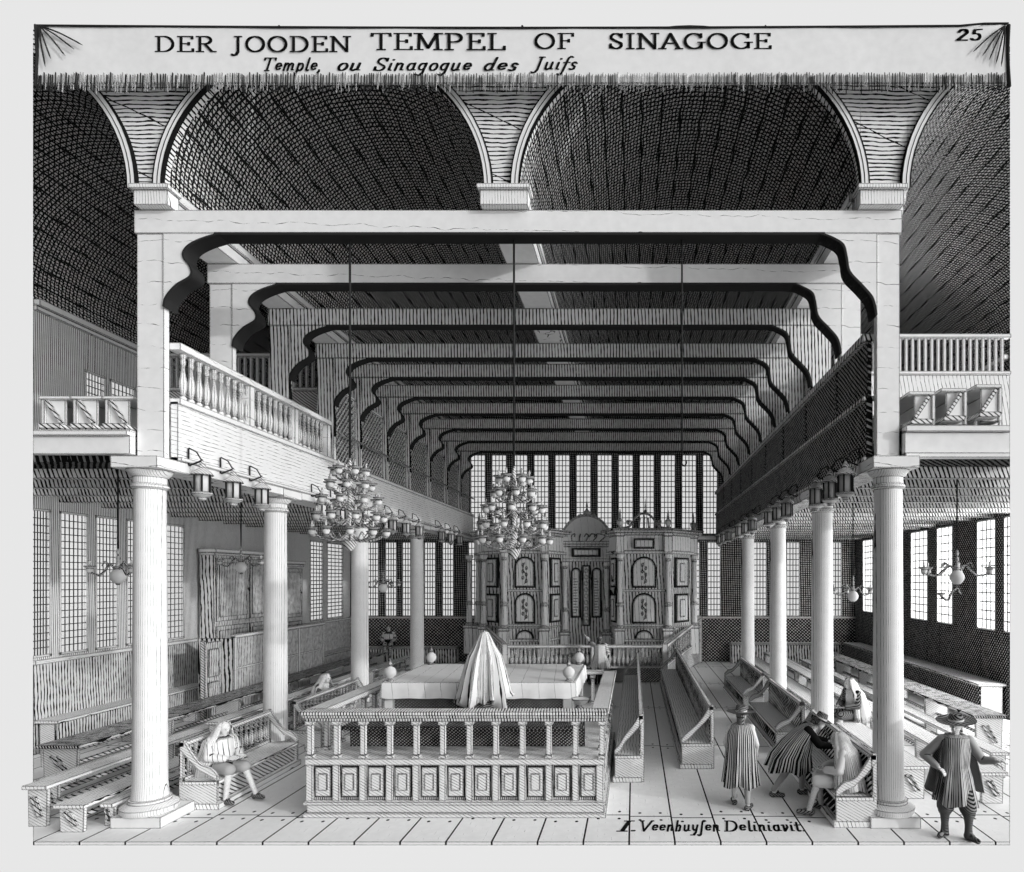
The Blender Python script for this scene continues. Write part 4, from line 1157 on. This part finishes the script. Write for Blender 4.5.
small_chandelier(383, 588, 18.3, 'small brass chandelier between the third and farthest left columns', (0, 180, 80), .45)
small_chandelier(957, 577, 11.0, 'largest aisle chandelier with an extra lower arm, right of the front right column', (0, 178, 120, 60), .56, True)
small_chandelier(853, 596, 14.6, 'small brass chandelier between front and second right columns', (8, 172, 90), .42)

# ------------------------------------------------------------------ lanterns along the gallery edges
def lantern(x, y, side, label):
    t = thing('hanging_lantern', label, 'lantern', (x, y, 5.12), 0, 'lanterns on the gallery edges')
    m = MB()
    for k in range(6):
        a = pi/3*k; a2 = pi/3*(k+1)
        m.bar((.12*cos(a), .12*sin(a), .06), (.12*cos(a), .12*sin(a), .34), .022)
    m.obj('cage', IRON, t)
    MB().lathe([(.105, .06), (.105, .34)], n=6).obj('glass_body', METALP, t)
    MB().lathe([(.02, -.07), (.05, -.06), (.06, -.02), (.15, .03), (.15, .06)], n=12).obj('base', METALP, t)
    MB().lathe([(.16, .34), (.15, .37), (.07, .45), (.05, .46), (.05, .52), (.02, .55), (.01, .6)], n=12).obj('hood', METAL, t)
    wx = -side*.16
    m = MB().tube([(0, 0, .56), (wx*.6, 0, .72), (wx*1.35, 0, .78)], .012, 5).bar((0, 0, .58), (wx*1.3, 0, .5), .03, .02).bar((wx*1.4, 0, .78), (wx*1.4, 0, .5), .02, .02)
    m.obj('bracket', IRON, t)
for side, x, nm in ((1, -6.98, 'left'), (-1, 3.42, 'right')):
    sets = [('first', (10.35, 11.15, 12.0)), ('second', (14.3, 15.2, 16.2)), ('third', (18.5, 19.6, 20.8)), ('fourth', (23.2, 24.4, 25.6))]
    for (bn, ys) in sets:
        for k, y in enumerate(ys):
            lantern(x, y, side, '%s of the three lanterns under the %s gallery in the %s bay from the front' % (['nearest', 'middle', 'farthest'][k], nm, bn))

# ------------------------------------------------------------------ people
def limb(m, pts, rs):
    for i in range(len(pts)-1): m.caps(pts[i], pts[i+1], rs[i], rs[i+1], 10)
def hand(m, wrist, d, up, s=1):
    """palm, four fingers and a thumb, half closed; d = direction of the forearm, up = back of the hand"""
    w_ = Vector(wrist); d = Vector(d).normalized(); up = Vector(up); up = (up-d*up.dot(d)).normalized(); sd = d.cross(up)*s
    pc = w_+d*.05
    for q in (-.028, -.01, .01, .028): m.caps(w_+sd*q*.6, pc+d*.035+sd*q, .018, .015, 6)
    for q, l in ((-.033, .8), (-.011, 1.0), (.011, .95), (.033, .75)):
        k0 = pc+d*.04+sd*q; k1 = k0+(d*.8-up*.35)*.04*l; k2 = k1+(d*.3-up*.9)*.03*l
        m.caps(k0, k1, .0125, .011, 6); m.caps(k1, k2, .011, .009, 6)
    k0 = w_+d*.025+sd*.035; k1 = k0+(sd*.7+d*.6)*.035; k2 = k1+(d*.9-up*.3)*.03
    m.caps(k0, k1, .014, .012, 6); m.caps(k1, k2, .012, .010, 6)
def head(m, c, f, tilt=0, s=1.0):
    """skull, jaw, nose, brow, lips, ears; c = centre, f = facing direction"""
    c = Vector(c); f = Vector(f).normalized(); up = Vector((0, 0, 1)); up = (up-f*up.dot(f)).normalized(); sd = f.cross(up)
    P = lambda a, b, u: c+f*a*s+sd*b*s+up*u*s
    m.ball(P(-.01, 0, .025), (.088*s, .078*s, .1*s), 14, 10)
    m.ball(P(.02, 0, -.035), (.066*s, .06*s, .078*s), 12, 8)
    m.ball(P(.055, 0, -.085), .03*s, 8, 6)
    m.caps(P(.084, 0, .02), P(.108, 0, -.025), .012*s, .017*s, 6)
    for q in (-1, 1):
        m.caps(P(.074, q*.045, .035), P(.086, q*.012, .036), .012*s, .013*s, 6)
        m.ball(P(.074, q*.03, .012), .013*s, 6, 5)
        m.ball(P(-.01, q*.082, -.005), (.02*s, .012*s, .03*s), 8, 6)
    m.caps(P(.083, -.018, -.055), P(.083, .018, -.055), .01*s, .01*s, 6)
def person(label, loc, rz, J, face, scale=1.0, group=None, skinm=SKIN, voxel=.014):
    t = thing('person', label, 'person', loc, rz, group); t.scale = (scale,)*3
    m = MB()
    limb(m, [J['pel'], J['chest']], [.135, .15])
    limb(m, [J['chest'], J['neck']], [.13, .06]); limb(m, [J['neck'], J['head']], [.055, .05])
    m.caps(J['shl'], J['shr'], .07, .07)
    m.caps(J['hil'], J['hir'], .1, .1)
    for q in 'lr':
        limb(m, [J['sh'+q], J['el'+q], J['wr'+q]], [.06, .045, .028])
        limb(m, [J['hi'+q], J['kn'+q], J['an'+q]], [.092, .062, .04])
        an = Vector(J['an'+q]); fd = Vector(J.get('fd'+q, (1, 0, 0)))
        m.caps(an+Vector((0, 0, -.035))-fd*.03, an+fd*.15+Vector((0, 0, -.045)), .042, .032)
        dd = Vector(J['wr'+q])-Vector(J['el'+q])
        hand(m, J['wr'+q], dd, J.get('hu'+q, (0, 0, 1)), 1 if q == 'l' else -1)
    head(m, J['head'], face)
    o = m.obj('body', skinm, t)
    r = o.modifiers.new('r', 'REMESH'); r.mode = 'VOXEL'; r.voxel_size = voxel; r.use_smooth_shade = True
    return t
def ring(c, rx, ry, ph, n, fold, nf, seed=0, a0=0, a1=2*pi, closed=True, droop=0):
    pts = []
    for k in range(n):
        a = a0+(a1-a0)*k/(n if closed else n-1)
        f = 1+fold*sin(nf*a+seed)+fold*.5*sin(nf*1.7*a+seed*2.1)
        pts.append((c[0]+rx*f*cos(a), c[1]+ry*f*sin(a), c[2]+droop*sin(nf*a*.5+seed)))
    return pts
def fold_uv(o, n):
    me = o.data; ul = me.uv_layers.new(name='UVMap')
    for p in me.polygons:
        ks = [me.loops[l].vertex_index % n for l in p.loop_indices]
        wrap = max(ks)-min(ks) > n/2
        for l, k in zip(p.loop_indices, ks):
            v = me.loops[l].vertex_index
            ul.data[l].uv = ((k+n if wrap and k < n/2 else k)/n*2, v//n*.12)
def garment(t, name, mat, levels, n=44, nf=9, label=None, a0=0, a1=2*pi, closed=True, solid=.012, seed=0):
    """levels: (centre, rx, ry, fold)"""
    rings = [ring(c, rx, ry, 0, n, fo, nf, seed, a0, a1, closed, fo*.3) for (c, rx, ry, fo) in levels]
    m = MB(); m.loft(rings, closed, False)
    o = m.obj(name, mat, t, label); fold_uv(o, n)
    s_ = o.modifiers.new('s', 'SOLIDIFY'); s_.thickness = solid; s_.offset = 1
    return o
STAND = dict(pel=(0, 0, .95), chest=(0, 0, 1.3), neck=(0, 0, 1.5), head=(.02, 0, 1.62), shl=(0, .18, 1.42), shr=(0, -.18, 1.42),
             hil=(0, .09, .92), hir=(0, -.09, .92), knl=(.05, .1, .5), knr=(-.02, -.1, .5), anl=(.05, .11, .09), anr=(-.1, -.11, .09),
             ell=(-.02, .28, 1.14), wrl=(.14, .26, .96), elr=(-.02, -.28, 1.14), wrr=(.14, -.26, .96))
def J_(base, **k): d = dict(base); d.update(k); return d
SIT = dict(pel=(0, 0, .55), chest=(.02, 0, .9), neck=(.06, 0, 1.08), head=(.12, 0, 1.19), shl=(.03, .18, 1.0), shr=(.03, -.18, 1.0),
           hil=(0, .1, .54), hir=(0, -.1, .54), knl=(.42, .14, .54), knr=(.4, -.12, .55), anl=(.55, .16, .09), anr=(.36, -.16, .09),
           ell=(.1, .27, .76), wrl=(.32, .12, .72), elr=(.1, -.27, .76), wrr=(.32, -.1, .72))
def shawl_sit(t, mat=LINEN, long=.2, back=0):
    # over the head, down the back and shoulders, open at the front (+x)
    L_ = [((.1, 0, 1.31), .03, .03, 0), ((.1, 0, 1.295), .075, .07, .02), ((.08, 0, 1.22), .125, .115, .03), ((.05, 0, 1.1), .15, .15, .04), ((.02, 0, 1.0), .2, .25, .05),
          ((-.01, 0, .82), .24, .28, .07), ((-.03-back, 0, .62), .28, .31, .09), ((-.05-back, 0, long+.25), .3+back, .33, .11)]
    garment(t, 'prayer_shawl', mat, L_, n=40, nf=8, a0=radians(48), a1=radians(312), closed=False, solid=.015)
def breeches_sit(t, mat=DCLOTH):
    m = MB(); 
    for q, kn in ((.1, (.42, .14, .54)), (-.1, (.4, -.12, .55))):
        m.caps((0, q, .56), kn, .13, .1, 12)
    m.caps((0, -.09, .56), (0, .09, .56), .15, .15, 12)
    return m.obj('breeches', mat, t)
def shoes(t, J, mat=DCLOTH):
    for q in 'lr':
        an = Vector(J['an'+q]); fd = Vector(J.get('fd'+q, (1, 0, 0)))
        m = MB().caps(an+Vector((0, 0, -.04))-fd*.04, an+fd*.16+Vector((0, 0, -.05)), .05, .04, 10)
        m.box(an.x-.05, an.x, an.y-.03, an.y+.03, an.z-.09, an.z-.05)
        m.ball(an+fd*.06+Vector((0, 0, .0)), (.03, .035, .015), 8, 5)
        m.obj('shoe', mat, t)
def coat(t, mat, z1=1.47, z0=.75, r0=.3):
    L_ = [((0, 0, z1), .08, .1, 0), ((0, 0, z1-.04), .13, .2, .01), ((0, 0, z1-.2), .17, .22, .02), ((0, 0, 1.05), .16, .19, .03), ((0, 0, .9), .2, .22, .05), ((0, 0, z0), r0, r0, .07)]
    garment(t, 'coat', mat, L_, nf=7)
    return t
def sleeves(t, J, mat, r=.075):
    for q in 'lr':
        MB().caps(J['sh'+q], J['el'+q], r+.01, r, 12).caps(J['el'+q], Vector(J['el'+q]).lerp(Vector(J['wr'+q]), .82), r, r*.8, 12).obj('sleeve', mat, t)
def hat(t, c, mat=DCLOTH, R=.23, tilt=(0, 0), crown=.13):
    m = MB().lathe([(.1, -.0), (R*.7, -.005), (R, .02), (R+.005, .028), (R*.7, .012), (.105, .02), (.1, crown*.6), (.085, crown), (.001, crown+.01)], n=28)
    o = m.obj('hat', mat, t, loc=c); o.rotation_euler = (tilt[0], tilt[1], 0)
    MB().lathe([(.108, .018), (.11, .05), (.102, .05)], n=24).obj('hat_band', LINEN, o)
def hairdo(t, J, f=(1, 0, 0), long=.14):
    c = Vector(J['head']); f = Vector(f).normalized()
    m = MB().ball(c-f*.045+Vector((0, 0, .045)), (.098, .09, .09), 14, 10).caps(c-f*.05+Vector((0, 0, .0)), c-f*.06+Vector((0, 0, -long)), .078, .07, 10)
    m.obj('hair', HAIR, t)
def book(t, c, rz=0):
    m = MB()
    for s in (-1, 1): m.obox((c[0]+.0, c[1]+s*.07, c[2]+.015), (.1, 0, 0), (0, .07, .02*s), (0, 0, .012))
    o = m.obj('book', CANDLE); return o

# 1 seated reader on the left
J = J_(SIT, anl=(.62, .2, .09), anr=(.42, -.2, .09))
t = person('seated man in a long pale shawl reading on the near left bench', (-7.12, 11.0, .03), radians(-22), J, (1, 0, -.35), 1.0)
shawl_sit(t, LINEN, .15, .06); breeches_sit(t, GREYC); shoes(t, J); sleeves(t, J, LIGHTH)
garment(t, 'tunic', LIGHTH, [((.04, 0, 1.06), .07, .09, 0), ((.03, 0, 1.0), .13, .19, .02), ((.02, 0, .85), .17, .2, .03), ((.02, 0, .7), .19, .21, .04), ((.05, 0, .56), .23, .23, .05)], nf=7)
def held_book(label, loc, rz):
    t = thing('open_book', label, 'book', loc, rz)
    m = MB()
    for s in (-1, 1): m.obox((0, s*.065, .02), (.09, 0, 0), (0, .065, .025*s*s), (0, 0, .012))
    m.obj('pages', CANDLE, t); MB().box(-.1, .1, -.135, .135, 0, .008).obj('cover', DCLOTH, t)
held_book('open book in the hands of the near left seated man', (-7.12+.38, 11.0-.14, .735), radians(-22))
# 2 shawled man behind the platform
t = person('shawled man sitting on the aisle bench beyond the second left column', (-7.98, 16.4, .04), radians(-10), SIT, (1, 0, -.2), 1.0)
shawl_sit(t, LINEN, .2); breeches_sit(t); shoes(t, SIT); sleeves(t, SIT, DCLOTH)
# 3 small seated man far left
J = J_(SIT, pel=(0, 0, .8), hil=(0, .1, .79), hir=(0, -.1, .79), chest=(.02, 0, 1.15), neck=(.06, 0, 1.33), head=(.1, 0, 1.45), shl=(.03, .18, 1.25), shr=(.03, -.18, 1.25),
       knl=(.4, .14, .75), knr=(.42, -.1, .78), anl=(.5, .16, .3), anr=(.42, -.1, .3), ell=(.1, .3, 1.02), wrl=(.34, .16, .9), elr=(.1, -.3, 1.02), wrr=(.34, -.14, .9))
t = person('man without a shawl sitting far off on the end-wall bench of the left aisle', (PX(388, 28.65), 28.75, .06), radians(-80), J, (1, 0, 0), 1.0, voxel=.02)
garment(t, 'coat', LIGHTH, [((.06, 0, 1.31), .07, .09, 0), ((.04, 0, 1.26), .14, .2, .02), ((.02, 0, 1.0), .19, .22, .03), ((.05, 0, .76), .26, .26, .06)], nf=7)
sleeves(t, J, LIGHTH, .08); hairdo(t, J)
m = MB().caps((0, .1, .8), (.4, .14, .76), .13, .09).caps((0, -.1, .8), (.42, -.1, .78), .13, .09).caps((.4, .14, .74), (.48, .16, .42), .08, .06).caps((.42, -.1, .76), (.42, -.1, .42), .08, .06); m.obj('breeches', HATCH1, t)
shoes(t, J)
# 4 reader standing on the platform, seen from behind
t = person('person wholly wrapped in a long white shawl standing on the platform, seen from behind', (PX(484, 11.45), 11.5, .93), radians(90), STAND, (1, 0, -.3), 1.04)
def peaked():
    rings = []; n = 84
    for (z, r, fo, cx) in ((1.86, .012, 0, 0), (1.81, .07, .03, 0), (1.7, .12, .05, 0), (1.57, .17, .07, 0), (1.4, .25, .09, 0), (1.15, .3, .11, -.02), (.95, .33, .13, -.03), (.78, .35, .15, -.03), (.6, .375, .17, -.04)):
        pts = []
        for k in range(n):
            a = 2*pi*k/n
            f = 1+fo*1.3*sin(9*a+1)+fo*1.1*sin(14*a+.4)+fo*.5*sin(23*a)
            pts.append((cx+r*.72*f*cos(a), r*f*sin(a), z+(.09*sin(4*a+.5)+.06*sin(9*a) if z < .7 else 0)))
        rings.append(pts)
    m = MB(); m.loft(rings, True, False); o = m.obj('prayer_shawl', LINEN, t); fold_uv(o, n); s_ = o.modifiers.new('s', 'SOLIDIFY'); s_.thickness = .012
peaked(); garment(t, 'robe', DCLOTH, [((0, 0, 1.0), .18, .2, .02), ((0, 0, .5), .24, .26, .06), ((0, 0, .06), .28, .3, .08)], nf=8)
# 5 figure by the ark rail with raised arm
J = J_(STAND, ell=(.15, .34, 1.5), wrl=(.2, .52, 1.72))
t = person('small far-off person in a pale gown raising an arm before the ark railing', (PX(600, 22.6), 22.6, 0), radians(-90+180), J, (.5, .6, 0), 1.0, voxel=.02)
garment(t, 'gown', LINEN, [((0, 0, 1.5), .08, .1, 0), ((0, 0, 1.44), .14, .21, .02), ((0, 0, 1.1), .17, .2, .05), ((0, 0, .8), .28, .3, .08), ((0, 0, .1), .42, .44, .09)], nf=9)
sleeves(t, J, HATCH1); hairdo(t, J)
# 6 shawled man in the right aisle
t = person('shawled man sitting in the right aisle behind the second column', (5.0, 14.6, .14), radians(200), SIT, (1, 0, -.25), 1.05)
shawl_sit(t, CLOTH, .15); breeches_sit(t); sleeves(t, SIT, DCLOTH); shoes(t, SIT)
# 7 hatted man in the nave, seen from behind
J = J_(STAND, anl=(.12, .13, .09), anr=(-.12, -.13, .09), fdl=(.9, .3, 0), fdr=(.9, -.3, 0))
t = person('man in a wide hat and cloak standing in the nave, seen from behind', (PX(741, 10.62), 10.62, 0), radians(75), J, (1, 0, 0), .93)
garment(t, 'cloak', STRIPE, [((0, 0, 1.5), .06, .08, 0), ((-.01, 0, 1.45), .12, .18, .02), ((-.02, 0, 1.3), .17, .23, .04), ((-.03, 0, 1.0), .2, .25, .07), ((-.05, 0, .7), .22, .27, .1), ((-.06, 0, .42), .24, .3, .12)], nf=9, n=60)
hat(t, (.02, 0, 1.68), DCLOTH, .26, (0, .05)); hairdo(t, J); shoes(t, J)
MB().caps((.08, .12, .48), (.12, .13, .14), .065, .05).obj('stocking', GREYC, t); MB().caps((-.04, -.11, .48), (-.12, -.13, .14), .065, .05).obj('stocking', GREYC, t)
# 8 stooping man
J = J_(STAND, pel=(-.1, 0, .9), chest=(.14, 0, 1.17), neck=(.3, 0, 1.3), head=(.4, 0, 1.36), shl=(.18, .18, 1.25), shr=(.18, -.18, 1.25), hil=(-.1, .09, .88), hir=(-.1, -.09, .88),
       knl=(.12, .12, .5), knr=(-.2, -.1, .48), anl=(.1, .12, .09), anr=(-.42, -.1, .09), ell=(.36, .26, 1.0), wrl=(.58, .2, .98), elr=(.36, -.24, 1.02), wrr=(.58, -.16, .98))
t = person('stooping man in a striped cloak stepping towards the near right bench', (PX(797, 11.15), 11.15, 0), radians(-8), J, (1, 0, -.35), .95)
garment(t, 'cloak', STRIPE, [((.3, 0, 1.33), .06, .09, 0), ((.24, 0, 1.31), .13, .18, .02), ((.14, 0, 1.2), .2, .26, .04), ((.0, 0, 1.0), .26, .3, .07), ((-.12, 0, .75), .33, .34, .1), ((-.16, 0, .5), .38, .36, .12)], nf=9, n=60)
hat(t, (.42, 0, 1.42), DCLOTH, .2, (0, .45)); hairdo(t, J); shoes(t, J); sleeves(t, J, STRIPE)
MB().caps((.1, .12, .48), (.1, .12, .14), .065, .05).obj('stocking', GREYC, t); MB().caps((-.2, -.1, .48), (-.42, -.1, .14), .065, .05).obj('stocking', GREYC, t)
# 9 front right man
J = J_(STAND, anl=(.1, .16, .09), anr=(.02, -.16, .09), knl=(.1, .14, .5), knr=(.06, -.15, .5), ell=(.06, .34, 1.16), wrl=(.2, .5, 1.2), elr=(-.05, -.42, 1.16), wrr=(.12, -.25, 1.02), fdl=(.8, .5, 0), fdr=(.8, -.5, 0))
t = person('man in a broad hat, long coat and boots standing at the front right corner', (PX(955, 9.44), 9.42, 0), radians(-105), J, (1, -.6, 0), 1.0, voxel=.01)
garment(t, 'coat', ink('grey_coat_cloth', .62, [((1, 0, 0), .04, .34)], gate=.15, wob=.002, edge=.5, uv=True), [((0, 0, 1.5), .07, .09, 0), ((0, 0, 1.46), .12, .18, .01), ((0, 0, 1.3), .15, .2, .03), ((0, 0, 1.05), .14, .17, .04), ((-.02, 0, .85), .19, .22, .07), ((-.04, 0, .5), .25, .29, .1)], nf=8, n=60)
garment(t, 'cloak', DCLOTH, [((-.02, .0, 1.49), .1, .13, 0), ((-.03, 0.02, 1.42), .17, .25, .03), ((-.05, .03, 1.2), .22, .3, .06), ((-.07, .05, .9), .26, .36, .09), ((-.08, .05, .62), .3, .42, .12)], nf=8, n=50, a0=radians(120), a1=radians(310), closed=False, seed=2)
m = MB().caps((0, .1, .75), (.1, .14, .46), .14, .12, 14).caps((0, -.1, .75), (.06, -.15, .46), .14, .12, 14); m.obj('breeches', DCLOTH, t)
for q, k in (((.1, .14), (.1, .16)), ((.06, -.15), (.02, -.16))):
    MB().lathe([(.001, .02), (.06, .03), (.055, .1), (.05, .2), (.065, .32), (.09, .36), (.095, .42), (.08, .42)], ((q[0]+k[0])/2, (q[1]+k[1])/2, 0), 14).obj('boot', DCLOTH, t)
hat(t, (.02, 0, 1.69), DCLOTH, .27, (.05, .1), .12); hairdo(t, J, (1, -.6, 0), .16); sleeves(t, J, GREYC, .065); shoes(t, J)
MB().lathe([(.13, 1.43), (.1, 1.47), (.07, 1.5)], n=16).obj('collar', CLOTH, t)
# 10 seated on the near right bench
t = person('person in a long pale shawl sitting on the near right bench beside the front column', (3.36, 10.2, 0.03), radians(165), SIT, (1, 0, -.3), 1.0)
shawl_sit(t, LINEN, .2); breeches_sit(t, CLOTH); shoes(t, SIT); sleeves(t, SIT, LINEN)

# everything of the setting ends at the cut sides of the model
for o in list(sc.objects):
    if o.type == 'MESH' and (o.get('kind') == 'structure' or (o.parent and o.parent.get('kind') == 'structure')):
        cut_sides(o)
